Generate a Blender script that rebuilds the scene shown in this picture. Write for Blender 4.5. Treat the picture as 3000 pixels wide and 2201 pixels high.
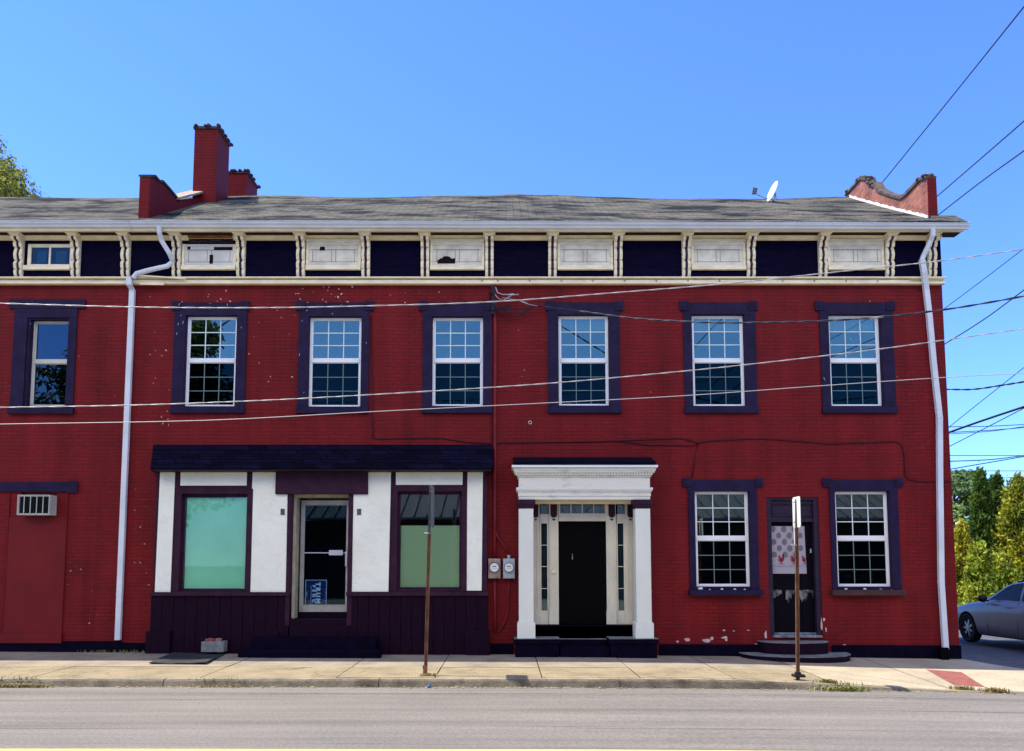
import bpy, math, random
import numpy as np
from mathutils import Vector, Matrix
R = math.radians
random.seed(7)
for o in list(bpy.data.objects): bpy.data.objects.remove(o)
scene = bpy.context.scene

# ------------------------------------------------------------------ camera
F, D, H, CX, V0, TH = 2320.0, 14.5, 1.642, 1482.0, 1450.0, R(4.92)
cd = bpy.data.cameras.new('camera'); cam = bpy.data.objects.new('camera', cd)
scene.collection.objects.link(cam); scene.camera = cam
cam.location = (0, -D, H); cam.rotation_euler = (R(90) + TH, 0, 0)
cd.sensor_width = 36; cd.lens = F / 3000 * 36
cd.shift_x = (1500 - CX) / 3000; cd.shift_y = (V0 - 1100.5) / 3000
cd.clip_end = 4000; cd.clip_start = 0.05
# ------------------------------------------------------------------ sky and sun
SUN = Vector((0.505, -0.085, -1.0)).normalized()
elev = math.asin(-SUN.z)
w = bpy.data.worlds.new('World'); scene.world = w; w.use_nodes = True
wn = w.node_tree; wn.nodes.clear()
sky = wn.nodes.new('ShaderNodeTexSky'); sky.sky_type = 'NISHITA'; sky.sun_disc = False
sky.sun_elevation = elev; sky.sun_rotation = math.atan2(-SUN.x, -SUN.y)
sky.air_density = 1.0; sky.dust_density = 0.0; sky.ozone_density = 3.0
tint = wn.nodes.new('ShaderNodeMix'); tint.data_type = 'RGBA'; tint.blend_type = 'MULTIPLY'
tint.inputs[0].default_value = 1.0; tint.inputs[7].default_value = (0.42, 0.62, 1.12, 1)
bg = wn.nodes.new('ShaderNodeBackground'); bg.inputs[1].default_value = 0.15
wo = wn.nodes.new('ShaderNodeOutputWorld')
wn.links.new(sky.outputs[0], tint.inputs[6])
# added unseen clouds behind the camera, bright enough to fill the shaded facade
wtc = wn.nodes.new('ShaderNodeTexCoord'); wsp = wn.nodes.new('ShaderNodeSeparateXYZ'); wn.links.new(wtc.outputs['Generated'], wsp.inputs[0])
def wmap(sock, a, b):
    m = wn.nodes.new('ShaderNodeMapRange'); m.interpolation_type = 'SMOOTHSTEP'; m.inputs[1].default_value = a; m.inputs[2].default_value = b; wn.links.new(sock, m.inputs[0]); return m.outputs[0]
wnz = wn.nodes.new('ShaderNodeTexNoise'); wnz.inputs['Scale'].default_value = 2.6; wnz.inputs['Detail'].default_value = 7; wn.links.new(wtc.outputs['Generated'], wnz.inputs[0])
def wmul(a, b):
    m = wn.nodes.new('ShaderNodeMath'); m.operation = 'MULTIPLY'; wn.links.new(a, m.inputs[0]); wn.links.new(b, m.inputs[1]); return m.outputs[0]
neg = wn.nodes.new('ShaderNodeMath'); neg.operation = 'MULTIPLY'; neg.inputs[1].default_value = -1; wn.links.new(wsp.outputs[1], neg.inputs[0])
fill_cloud = wmul(wmul(wmap(neg.outputs[0], 0.08, 0.3), wmul(wmap(wsp.outputs[2], 0.33, 0.45), wmap(wsp.outputs[2], 0.85, 0.62))), wmap(wnz.outputs[0], 0.34, 0.52))
cmx = wn.nodes.new('ShaderNodeMix'); cmx.data_type = 'RGBA'; wn.links.new(fill_cloud, cmx.inputs[0]); wn.links.new(tint.outputs[2], cmx.inputs[6]); cmx.inputs[7].default_value = (8.6, 7.8, 6.6, 1)
wn.links.new(cmx.outputs[2], bg.inputs[0]); wn.links.new(bg.outputs[0], wo.inputs[0])
sd = bpy.data.lights.new('sun', 'SUN'); sd.energy = 3.6; sd.angle = R(0.5); sd.color = (1.0, 0.93, 0.82)
so = bpy.data.objects.new('sun', sd); scene.collection.objects.link(so)
so.rotation_euler = SUN.to_track_quat('-Z', 'Y').to_euler()
scene.view_settings.view_transform = 'Standard'; scene.view_settings.look = 'None'
scene.view_settings.exposure = 1.15; scene.view_settings.gamma = 1.0

# ------------------------------------------------------------------ survey helpers: photo measurement -> metres on a real plane
_c, _s = math.cos(TH), math.sin(TH)
def _ray(u, v):
    a = (u - CX) / F; b = (V0 - v) / F
    return a, _c - b * _s, _s + b * _c
def P(u, v, Y=0.0):
    a, y, z = _ray(u, v); t = (Y + D) / y
    return Vector((a * t, Y, H + z * t))
def PX(u, v, X):
    a, y, z = _ray(u, v); t = X / a
    return Vector((X, y * t - D, H + z * t))
def PZ(u, v, Z):
    a, y, z = _ray(u, v); t = (Z - H) / z
    return Vector((a * t, y * t - D, Z))
def ZZ(v, Y=0.0): return P(CX, v, Y).z
def RC(u0, v0, u1, v1, Y=0.0):           # x0,x1,z0,z1 of a wall rectangle
    vm = (v0 + v1) / 2
    return P(u0, vm, Y).x, P(u1, vm, Y).x, ZZ(v1, Y), ZZ(v0, Y)

# ------------------------------------------------------------------ mesh builder
class MB:
    def __init__(s): s.v = []; s.f = []; s.m = []
    def face(s, pts, m=0):
        n = len(s.v); s.v += [tuple(p) for p in pts]; s.f.append(tuple(range(n, n + len(pts)))); s.m.append(m); return s
    def poly(s, verts, faces, m=0):
        n = len(s.v); s.v += [tuple(p) for p in verts]
        for f in faces: s.f.append(tuple(n + i for i in f)); s.m.append(m)
        return s
    def box(s, x0, x1, y0, y1, z0, z1, m=0):
        if x0 > x1: x0, x1 = x1, x0
        if y0 > y1: y0, y1 = y1, y0
        if z0 > z1: z0, z1 = z1, z0
        return s.poly([(x0,y0,z0),(x1,y0,z0),(x1,y1,z0),(x0,y1,z0),(x0,y0,z1),(x1,y0,z1),(x1,y1,z1),(x0,y1,z1)],
                      [(0,3,2,1),(4,5,6,7),(0,1,5,4),(1,2,6,5),(2,3,7,6),(3,0,4,7)], m)
    def rb(s, u0, v0, u1, v1, y0, y1, m=0):    # wall box measured at its front face y0
        a = RC(u0, v0, u1, v1, y0); return s.box(a[0], a[1], y0, y1, a[2], a[3], m)
    def prism(s, pts, axis, a, b, m=0):        # 2D polygon extruded; axis 0: pts=(y,z), 1: pts=(x,z), 2: pts=(x,y)
        def mk(p, t): return (t, p[0], p[1]) if axis == 0 else ((p[0], t, p[1]) if axis == 1 else (p[0], p[1], t))
        n = len(pts); vs = [mk(p, a) for p in pts] + [mk(p, b) for p in pts]
        fs = [tuple(range(n - 1, -1, -1)), tuple(range(n, 2 * n))] + [(i, (i + 1) % n, n + (i + 1) % n, n + i) for i in range(n)]
        return s.poly(vs, fs, m)
    def tube(s, pts, r, n=8, m=0, cap=True):
        pts = [Vector(p) for p in pts]; rings = []
        for i, p in enumerate(pts):
            d = (pts[min(i + 1, len(pts) - 1)] - pts[max(i - 1, 0)]).normalized()
            a = d.cross(Vector((0, 0, 1)))
            if a.length < 0.05: a = d.cross(Vector((0, 1, 0)))
            a.normalize(); b = d.cross(a).normalized()
            rr = r[i] if isinstance(r, (list, tuple)) else r
            rings.append([p + (a * math.cos(2 * math.pi * k / n) + b * math.sin(2 * math.pi * k / n)) * rr for k in range(n)])
        vs = [q for g in rings for q in g]
        fs = [(i * n + k, i * n + (k + 1) % n, (i + 1) * n + (k + 1) % n, (i + 1) * n + k) for i in range(len(pts) - 1) for k in range(n)]
        if cap: fs += [tuple(range(n - 1, -1, -1)), tuple(range((len(pts) - 1) * n, len(pts) * n))]
        return s.poly(vs, fs, m)
    def recttube(s, pts, wx, wy, m=0):         # rectangular section pipe mostly vertical: width in X, depth in Y
        vs = []; n = len(pts)
        for p in pts:
            x, y, z = p
            vs += [(x - wx/2, y - wy/2, z), (x + wx/2, y - wy/2, z), (x + wx/2, y + wy/2, z), (x - wx/2, y + wy/2, z)]
        fs = [(i*4 + k, i*4 + (k+1) % 4, (i+1)*4 + (k+1) % 4, (i+1)*4 + k) for i in range(n-1) for k in range(4)] + [(3,2,1,0), tuple((n-1)*4 + k for k in range(4))]
        return s.poly(vs, fs, m)
    def disc(s, c, r, y0, y1, n=24, m=0, rz=None):   # cylinder with its axis along Y
        return s.prism([(c[0] + r * math.cos(2*math.pi*k/n), c[1] + (rz or r) * math.sin(2*math.pi*k/n)) for k in range(n)], 1, y0, y1, m)
    def blob(s, c, r, m=0, seed=0, n=7, rings=5):
        rnd = random.Random(seed); vs = []; fs = []
        for i in range(1, rings):
            th = math.pi * i / rings
            for k in range(n):
                ph = 2 * math.pi * k / n; q = 0.85 + 0.3 * rnd.random()
                vs.append((c[0] + r[0]*q*math.sin(th)*math.cos(ph), c[1] + r[1]*q*math.sin(th)*math.sin(ph), c[2] + r[2]*q*math.cos(th)))
        t = len(vs); vs += [(c[0], c[1], c[2] + r[2]), (c[0], c[1], c[2] - r[2])]
        for i in range(rings - 2):
            for k in range(n): fs.append((i*n + k, (i+1)*n + k, (i+1)*n + (k+1) % n, i*n + (k+1) % n))
        for k in range(n): fs.append((t, k, (k+1) % n)); fs.append((t+1, (rings-2)*n + (k+1) % n, (rings-2)*n + k))
        return s.poly(vs, fs, m)
    def build(s, name, mats, parent=None, smooth=False, weld=False, bevel=0):
        me = bpy.data.meshes.new(name); me.from_pydata(s.v, [], s.f)
        if not isinstance(mats, (list, tuple)): mats = [mats]
        for m in mats: me.materials.append(m)
        me.polygons.foreach_set('material_index', s.m)
        if smooth: me.polygons.foreach_set('use_smooth', [True] * len(s.f))
        me.update()
        o = bpy.data.objects.new(name, me); scene.collection.objects.link(o)
        if parent is not None:
            o.parent = parent
            pl = parent
            off = Vector((0, 0, 0))
            while pl is not None: off += Vector(pl.location); pl = pl.parent
            o.location = -off if parent.get('_rel') is None else (0, 0, 0)
        if bevel:
            b = o.modifiers.new('bevel', 'BEVEL'); b.width = bevel; b.segments = 2; b.limit_method = 'ANGLE'
        return o
def tag(o, label=None, cat=None, group=None, kind=None):
    if label: o['label'] = label
    if cat: o['category'] = cat
    if group: o['group'] = group
    if kind: o['kind'] = kind
    return o
def empty(name, loc=(0, 0, 0)):
    o = bpy.data.objects.new(name, None); scene.collection.objects.link(o); o.location = loc; o.empty_display_size = 0.2; return o
def structure(name, mb, m, **k): o = mb.build(name, m, **k); o['kind'] = 'structure'; return o

# ------------------------------------------------------------------ materials
def mat(name, col, rough=0.6, var=0.0, vscale=3.0, bump=0.0, bscale=30.0, metal=0.0, spec=0.2, col2=None, stretch=(1, 1, 1), lo=0.35, hi=0.65, coat=0.0):
    m = bpy.data.materials.new(name); m.use_nodes = True; nt = m.node_tree; b = nt.nodes['Principled BSDF']
    b.inputs['Base Color'].default_value = (*col, 1); b.inputs['Roughness'].default_value = rough; b.inputs['Metallic'].default_value = metal
    b.inputs['Specular IOR Level'].default_value = spec; b.inputs['Coat Weight'].default_value = coat
    tc = nt.nodes.new('ShaderNodeTexCoord'); mp = nt.nodes.new('ShaderNodeMapping'); mp.inputs['Scale'].default_value = stretch
    nt.links.new(tc.outputs['Object'], mp.inputs[0])
    if var or col2:
        n = nt.nodes.new('ShaderNodeTexNoise'); n.inputs['Scale'].default_value = vscale; n.inputs['Detail'].default_value = 7; n.inputs['Roughness'].default_value = 0.62
        nt.links.new(mp.outputs[0], n.inputs[0])
        r = nt.nodes.new('ShaderNodeValToRGB'); r.color_ramp.elements[0].position = lo; r.color_ramp.elements[1].position = hi
        c2 = col2 or tuple(c * (1 + var) for c in col); c1 = col if col2 else tuple(c * (1 - var) for c in col)
        r.color_ramp.elements[0].color = (*c1, 1); r.color_ramp.elements[1].color = (*c2, 1)
        nt.links.new(n.outputs[0], r.inputs[0]); nt.links.new(r.outputs[0], b.inputs['Base Color'])
    if bump:
        n2 = nt.nodes.new('ShaderNodeTexNoise'); n2.inputs['Scale'].default_value = bscale; n2.inputs['Detail'].default_value = 5
        nt.links.new(mp.outputs[0], n2.inputs[0])
        bp = nt.nodes.new('ShaderNodeBump'); bp.inputs['Strength'].default_value = bump; bp.inputs['Distance'].default_value = 0.02
        nt.links.new(n2.outputs[0], bp.inputs['Height']); nt.links.new(bp.outputs[0], b.inputs['Normal'])
    return m
def wallvec(nt, sx=1, sz=1):     # (x+y, z) of the object: courses run level on every wall
    tc = nt.nodes.new('ShaderNodeTexCoord'); sp = nt.nodes.new('ShaderNodeSeparateXYZ'); ad = nt.nodes.new('ShaderNodeMath')
    cb = nt.nodes.new('ShaderNodeCombineXYZ'); nt.links.new(tc.outputs['Object'], sp.inputs[0])
    nt.links.new(sp.outputs[0], ad.inputs[0]); nt.links.new(sp.outputs[1], ad.inputs[1])
    nt.links.new(ad.outputs[0], cb.inputs[0]); nt.links.new(sp.outputs[2], cb.inputs[1])
    return cb.outputs[0], tc
def brick_mat(name, base, mortar, bw=0.21, rh=0.068, ms=0.007, var=0.25, bump=0.6, rough=0.62, dist=0.006, nscale=0.6, mix=0.5, soft=0.4):
    m = bpy.data.materials.new(name); m.use_nodes = True; nt = m.node_tree; b = nt.nodes['Principled BSDF']; L = nt.links
    vec, tc = wallvec(nt)
    # wobble the courses a little
    nz = nt.nodes.new('ShaderNodeTexNoise'); nz.inputs['Scale'].default_value = 1.7; nz.inputs['Detail'].default_value = 3; L.new(vec, nz.inputs[0])
    va = nt.nodes.new('ShaderNodeVectorMath'); va.operation = 'MULTIPLY_ADD'; va.inputs[1].default_value = (0.03, 0.03, 0); L.new(nz.outputs['Color'], va.inputs[0]); L.new(vec, va.inputs[2])
    br = nt.nodes.new('ShaderNodeTexBrick'); br.inputs['Scale'].default_value = 1; br.inputs['Brick Width'].default_value = bw; br.inputs['Row Height'].default_value = rh
    br.inputs['Mortar Size'].default_value = ms; br.inputs['Mortar Smooth'].default_value = soft
    br.inputs['Color1'].default_value = (*[c * (1 - var) for c in base], 1); br.inputs['Color2'].default_value = (*[c * (1 + var) for c in base], 1); br.inputs['Mortar'].default_value = (*mortar, 1)
    L.new(va.outputs[0], br.inputs[0])
    # broad fading / dirt
    n = nt.nodes.new('ShaderNodeTexNoise'); n.inputs['Scale'].default_value = nscale; n.inputs['Detail'].default_value = 9; n.inputs['Roughness'].default_value = 0.6; L.new(tc.outputs['Object'], n.inputs[0])
    rp = nt.nodes.new('ShaderNodeValToRGB'); rp.color_ramp.elements[0].position = 0.3; rp.color_ramp.elements[1].position = 0.7
    rp.color_ramp.elements[0].color = (0.72, 0.72, 0.72, 1); rp.color_ramp.elements[1].color = (1.25, 1.2, 1.2, 1); L.new(n.outputs[0], rp.inputs[0])
    mx = nt.nodes.new('ShaderNodeMix'); mx.data_type = 'RGBA'; mx.blend_type = 'MULTIPLY'; mx.inputs[0].default_value = 1; L.new(br.outputs[0], mx.inputs[6]); L.new(rp.outputs[0], mx.inputs[7])
    # mortar lines come and go under the thick paint
    n3 = nt.nodes.new('ShaderNodeTexNoise'); n3.inputs['Scale'].default_value = 2.2; n3.inputs['Detail'].default_value = 4; L.new(tc.outputs['Object'], n3.inputs[0])
    r3 = nt.nodes.new('ShaderNodeValToRGB'); r3.color_ramp.elements[0].position = 0.35; r3.color_ramp.elements[1].position = 0.68; L.new(n3.outputs[0], r3.inputs[0])
    fl = nt.nodes.new('ShaderNodeMix'); fl.data_type = 'RGBA'; fl.inputs[6].default_value = (*base, 1)
    mm = nt.nodes.new('ShaderNodeMath'); mm.operation = 'MULTIPLY_ADD'; mm.inputs[1].default_value = 1 - mix; mm.inputs[2].default_value = mix; L.new(r3.outputs[0], mm.inputs[0])
    L.new(mm.outputs[0], fl.inputs[0]); L.new(mx.outputs[2], fl.inputs[7])
    # faded bands and rain-washed streaks in the paint
    ms_ = nt.nodes.new('ShaderNodeMapping'); ms_.inputs['Scale'].default_value = (2.6, 2.6, 0.22); L.new(tc.outputs['Object'], ms_.inputs[0])
    n5 = nt.nodes.new('ShaderNodeTexNoise'); n5.inputs['Scale'].default_value = 1.0; n5.inputs['Detail'].default_value = 8; n5.inputs['Roughness'].default_value = 0.65; L.new(ms_.outputs[0], n5.inputs[0])
    r5 = nt.nodes.new('ShaderNodeValToRGB'); r5.color_ramp.elements[0].position = 0.34; r5.color_ramp.elements[1].position = 0.66; r5.color_ramp.elements[0].color = (0.80, 0.74, 0.78, 1); r5.color_ramp.elements[1].color = (1.16, 1.30, 1.30, 1); L.new(n5.outputs[0], r5.inputs[0])
    m5 = nt.nodes.new('ShaderNodeMix'); m5.data_type = 'RGBA'; m5.blend_type = 'MULTIPLY'; m5.inputs[0].default_value = 1; L.new(fl.outputs[2], m5.inputs[6]); L.new(r5.outputs[0], m5.inputs[7]); L.new(m5.outputs[2], b.inputs['Base Color'])
    bp = nt.nodes.new('ShaderNodeBump'); bp.inputs['Strength'].default_value = bump; bp.inputs['Distance'].default_value = dist; bp.invert = True
    nf = nt.nodes.new('ShaderNodeTexNoise'); nf.inputs['Scale'].default_value = 45; L.new(tc.outputs['Object'], nf.inputs[0])
    ah = nt.nodes.new('ShaderNodeMath'); ah.operation = 'MULTIPLY_ADD'; ah.inputs[1].default_value = 0.5; L.new(nf.outputs[0], ah.inputs[0]); L.new(br.outputs['Fac'], ah.inputs[2])
    L.new(ah.outputs[0], bp.inputs['Height']); L.new(bp.outputs[0], b.inputs['Normal']); b.inputs['Roughness'].default_value = rough; b.inputs['Specular IOR Level'].default_value = 0.15
    return m
RED = brick_mat('red painted brick', (0.155, 0.0062, 0.0078), (0.072, 0.003, 0.005), var=0.14, mix=0.12, bump=0.55)
REDL = brick_mat('bare weathered brick', (0.34, 0.12, 0.075), (0.30, 0.22, 0.18), var=0.3, mix=0.9, bump=0.8)
REDPL = mat('red painted render', (0.140, 0.0058, 0.0076), 0.6, var=0.16, vscale=1.2, bump=0.15, bscale=25)
CHIP = mat('bare paint chips', (0.55, 0.40, 0.38), 0.9, var=0.3, vscale=20)
PURP = mat('purple trim paint', (0.0165, 0.0105, 0.038), 0.55, spec=0.1, var=0.25, vscale=4, bump=0.1, bscale=18)
NAVY = mat('navy frieze boards', (0.0030, 0.0018, 0.015), 0.7, spec=0.04, var=0.35, vscale=3, bump=0.1, stretch=(1, 1, 4))
PLUM = mat('plum storefront paint', (0.034, 0.011, 0.027), 0.5, spec=0.1, var=0.25, vscale=5, bump=0.1, bscale=20)
PLUMD = mat('dark plum boards', (0.011, 0.0026, 0.011), 0.6, spec=0.06, var=0.3, vscale=6, bump=0.15, stretch=(6, 6, 0.6))
BASE = mat('navy painted base', (0.003, 0.0016, 0.010), 0.7, spec=0.05, var=0.4, vscale=5, bump=0.2)
SHIN = brick_mat('dark asphalt shingle awning', (0.0045, 0.0038, 0.015), (0.001, 0.001, 0.004), bw=0.33, rh=0.098, ms=0.009, var=0.5, bump=0.9, rough=0.9, mix=0.9); SHIN.node_tree.nodes['Principled BSDF'].inputs['Specular IOR Level'].default_value = 0.06
CREAM = mat('cream trim paint', (0.82, 0.725, 0.50), 0.55, var=0.12, vscale=5, bump=0.08, bscale=25, stretch=(1, 1, 3))
CREAM2 = mat('greyed cream door surround', (0.66, 0.62, 0.49), 0.6, var=0.1, vscale=3, stretch=(1, 1, 0.6))
DIRTYW = mat('grey weathered white paint', (0.44, 0.43, 0.37), 0.7, col2=(0.70, 0.69, 0.60), vscale=4.5, stretch=(0.7, 1, 2.2), lo=0.26, hi=0.46, bump=0.2)
OLDPNL = mat('stained cream panel', (0.50, 0.47, 0.38), 0.7, col2=(0.78, 0.73, 0.58), vscale=3.0, bump=0.1, lo=0.3, hi=0.6)
WHITE = mat('white vinyl frame', (0.80, 0.81, 0.80), 0.35, var=0.03)
MUNT = mat('grille between panes', (0.62, 0.74, 0.74), 0.4)
MUNTD = mat('screened grille', (0.13, 0.20, 0.20), 0.6)
GUTT = mat('pale grey gutter metal', (0.62, 0.66, 0.70), 0.35, var=0.08, vscale=2)
ALUM = mat('dull aluminium', (0.42, 0.42, 0.38), 0.4, metal=0.35, var=0.15, vscale=4)
GALV = mat('galvanised steel', (0.40, 0.42, 0.44), 0.45, metal=0.4, var=0.25, vscale=9)
RUSTBOX = mat('rusty meter box', (0.34, 0.30, 0.27), 0.6, col2=(0.20, 0.11, 0.07), vscale=6)
RUST = mat('rusty brown steel', (0.13, 0.055, 0.03), 0.7, col2=(0.26, 0.14, 0.075), vscale=12, stretch=(1, 1, 0.5), bump=0.2)
BLACK = mat('black paint', (0.0015, 0.0015, 0.002), 0.6, spec=0.05)
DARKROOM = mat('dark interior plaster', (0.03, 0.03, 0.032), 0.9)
CONDUIT = mat('dark red conduit paint', (0.17, 0.010, 0.016), 0.5, var=0.2)
CABLED = mat('dark maroon cable', (0.05, 0.006, 0.014), 0.6)
BLKCAB = mat('black rubber cable', (0.012, 0.012, 0.022), 0.5)
WIREW = mat('bare aluminium cable', (0.46, 0.44, 0.43), 0.45, metal=0.1)
BRASS = mat('brass', (0.65, 0.5, 0.2), 0.35, metal=0.8)
LAUND = mat('gold wood', (0.28, 0.12, 0.03), 0.7, var=0.4, vscale=6, stretch=(1, 1, 6))
CONC = mat('grey concrete block', (0.20, 0.21, 0.21), 0.9, var=0.3, vscale=9, bump=0.4)
RUBBER = mat('worn rubber sheet', (0.035, 0.037, 0.037), 0.7, var=0.3, vscale=4)
STEPTOP = mat('worn grey painted step', (0.17, 0.18, 0.18), 0.8, var=0.35, vscale=5, bump=0.2)
def marble():
    m = mat('white marble-look panel', (0.80, 0.82, 0.70), 0.4, var=0.05, vscale=1.6); nt = m.node_tree; b = nt.nodes['Principled BSDF']; L = nt.links
    tc = nt.nodes.new('ShaderNodeTexCoord'); n = nt.nodes.new('ShaderNodeTexNoise'); n.inputs['Scale'].default_value = 1.6; n.inputs['Detail'].default_value = 8; n.inputs['Distortion'].default_value = 1.5
    mp = nt.nodes.new('ShaderNodeMapping'); mp.inputs['Scale'].default_value = (1, 1, 2.2); L.new(tc.outputs['Object'], mp.inputs[0]); L.new(mp.outputs[0], n.inputs[0])
    r = nt.nodes.new('ShaderNodeValToRGB'); e = r.color_ramp.elements; e[0].position = 0.47; e[0].color = (1, 1, 1, 1); e[1].position = 0.5; e[1].color = (0.93, 0.935, 0.93, 1)
    x = e.new(0.53); x.color = (1, 1, 1, 1); L.new(n.outputs[0], r.inputs[0])
    src = b.inputs['Base Color'].links[0].from_socket; mx = nt.nodes.new('ShaderNodeMix'); mx.data_type = 'RGBA'; mx.blend_type = 'MULTIPLY'; mx.inputs[0].default_value = 1
    L.new(src, mx.inputs[6]); L.new(r.outputs[0], mx.inputs[7]); L.new(mx.outputs[2], b.inputs['Base Color']); return m
MARB = marble()
def glass(name, refl=0.12, tintc=(0.8, 0.9, 0.95), trans=0.85, rough=0.01, gcol=(1, 1, 1)):
    m = bpy.data.materials.new(name); m.use_nodes = True; nt = m.node_tree; nt.nodes.clear(); L = nt.links
    o = nt.nodes.new('ShaderNodeOutputMaterial'); g = nt.nodes.new('ShaderNodeBsdfGlossy'); g.inputs['Roughness'].default_value = rough; g.inputs['Color'].default_value = (*gcol, 1)
    t = nt.nodes.new('ShaderNodeBsdfTransparent'); t.inputs[0].default_value = (*[trans * c for c in tintc], 1)
    fr = nt.nodes.new('ShaderNodeFresnel'); fr.inputs[0].default_value = 1.45; a = nt.nodes.new('ShaderNodeMath'); a.inputs[1].default_value = refl; L.new(fr.outputs[0], a.inputs[0])
    tc = nt.nodes.new('ShaderNodeTexCoord'); n = nt.nodes.new('ShaderNodeTexNoise'); n.inputs['Scale'].default_value = 1.1; n.inputs['Detail'].default_value = 1; L.new(tc.outputs['Object'], n.inputs[0])
    bp = nt.nodes.new('ShaderNodeBump'); bp.inputs['Strength'].default_value = 0.25; bp.inputs['Distance'].default_value = 0.004; L.new(n.outputs[0], bp.inputs['Height']); L.new(bp.outputs[0], g.inputs['Normal'])
    mx = nt.nodes.new('ShaderNodeMixShader'); L.new(a.outputs[0], mx.inputs[0]); L.new(t.outputs[0], mx.inputs[1]); L.new(g.outputs[0], mx.inputs[2]); L.new(mx.outputs[0], o.inputs[0]); return m
GL_UP = glass('double glazed pane', 0.15, gcol=(0.82, 1.0, 0.74))
GL_SCR = glass('screened pane', -0.012, trans=0.4, gcol=(0.25, 0.7, 0.75))
GL_SHOP = glass('shop window glass', -0.01, trans=1.0, tintc=(.97, 1, .98))
TEAL = mat('teal window film', (0.29, 0.76, 0.57), 0.6, var=0.08, vscale=1.0)
SAGE = mat('sage window blind', (0.40, 0.58, 0.34), 0.6, var=0.05, vscale=1.0)
BLINDW = mat('white roller blind', (0.62, 0.66, 0.66), 0.7)

# shingle roof material: real courses and streaky weathering
def roof_mat():
    m = bpy.data.materials.new('weathered grey shingles'); m.use_nodes = True; nt = m.node_tree; b = nt.nodes['Principled BSDF']; L = nt.links
    tc = nt.nodes.new('ShaderNodeTexCoord'); sp = nt.nodes.new('ShaderNodeSeparateXYZ'); L.new(tc.outputs['Object'], sp.inputs[0])
    cb = nt.nodes.new('ShaderNodeCombineXYZ'); L.new(sp.outputs[0], cb.inputs[0]); L.new(sp.outputs[1], cb.inputs[1])
    nz = nt.nodes.new('ShaderNodeTexNoise'); nz.inputs['Scale'].default_value = 0.9; nz.inputs['Detail'].default_value = 3; L.new(cb.outputs[0], nz.inputs[0])
    va = nt.nodes.new('ShaderNodeVectorMath'); va.operation = 'MULTIPLY_ADD'; va.inputs[1].default_value = (0.0, 0.55, 0); L.new(nz.outputs['Color'], va.inputs[0]); L.new(cb.outputs[0], va.inputs[2])
    br = nt.nodes.new('ShaderNodeTexBrick'); br.inputs['Scale'].default_value = 1; br.inputs['Brick Width'].default_value = 0.3; br.inputs['Row Height'].default_value = 0.125; br.inputs['Mortar Size'].default_value = 0.008
    br.inputs['Color1'].default_value = (0.068, 0.069, 0.067, 1); br.inputs['Color2'].default_value = (0.112, 0.109, 0.096, 1); br.inputs['Mortar'].default_value = (0.035, 0.035, 0.038, 1); L.new(va.outputs[0], br.inputs[0])
    mp = nt.nodes.new('ShaderNodeMapping'); mp.inputs['Scale'].default_value = (0.6, 1.7, 1); L.new(va.outputs[0], mp.inputs[0])
    n = nt.nodes.new('ShaderNodeTexNoise'); n.inputs['Scale'].default_value = 1.0; n.inputs['Detail'].default_value = 5; n.inputs['Roughness'].default_value = 0.72; L.new(mp.outputs[0], n.inputs[0])
    r = nt.nodes.new('ShaderNodeValToRGB'); r.color_ramp.elements[0].position = 0.42; r.color_ramp.elements[1].position = 0.53; r.color_ramp.elements[0].color = (0.17, 0.18, 0.25, 1); r.color_ramp.elements[1].color = (1.35, 1.32, 1.16, 1); L.new(n.outputs[0], r.inputs[0])
    mx = nt.nodes.new('ShaderNodeMix'); mx.data_type = 'RGBA'; mx.blend_type = 'MULTIPLY'; mx.inputs[0].default_value = 0.9; L.new(br.outputs[0], mx.inputs[6]); L.new(r.outputs[0], mx.inputs[7]); L.new(mx.outputs[2], b.inputs['Base Color'])
    bp = nt.nodes.new('ShaderNodeBump'); bp.inputs['Strength'].default_value = 0.8; bp.inputs['Distance'].default_value = 0.03; L.new(n.outputs[0], bp.inputs['Height']); L.new(bp.outputs[0], b.inputs['Normal'])
    b.inputs['Roughness'].default_value = 0.95; b.inputs['Specular IOR Level'].default_value = 0.03; return m
ROOF = roof_mat()

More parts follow.
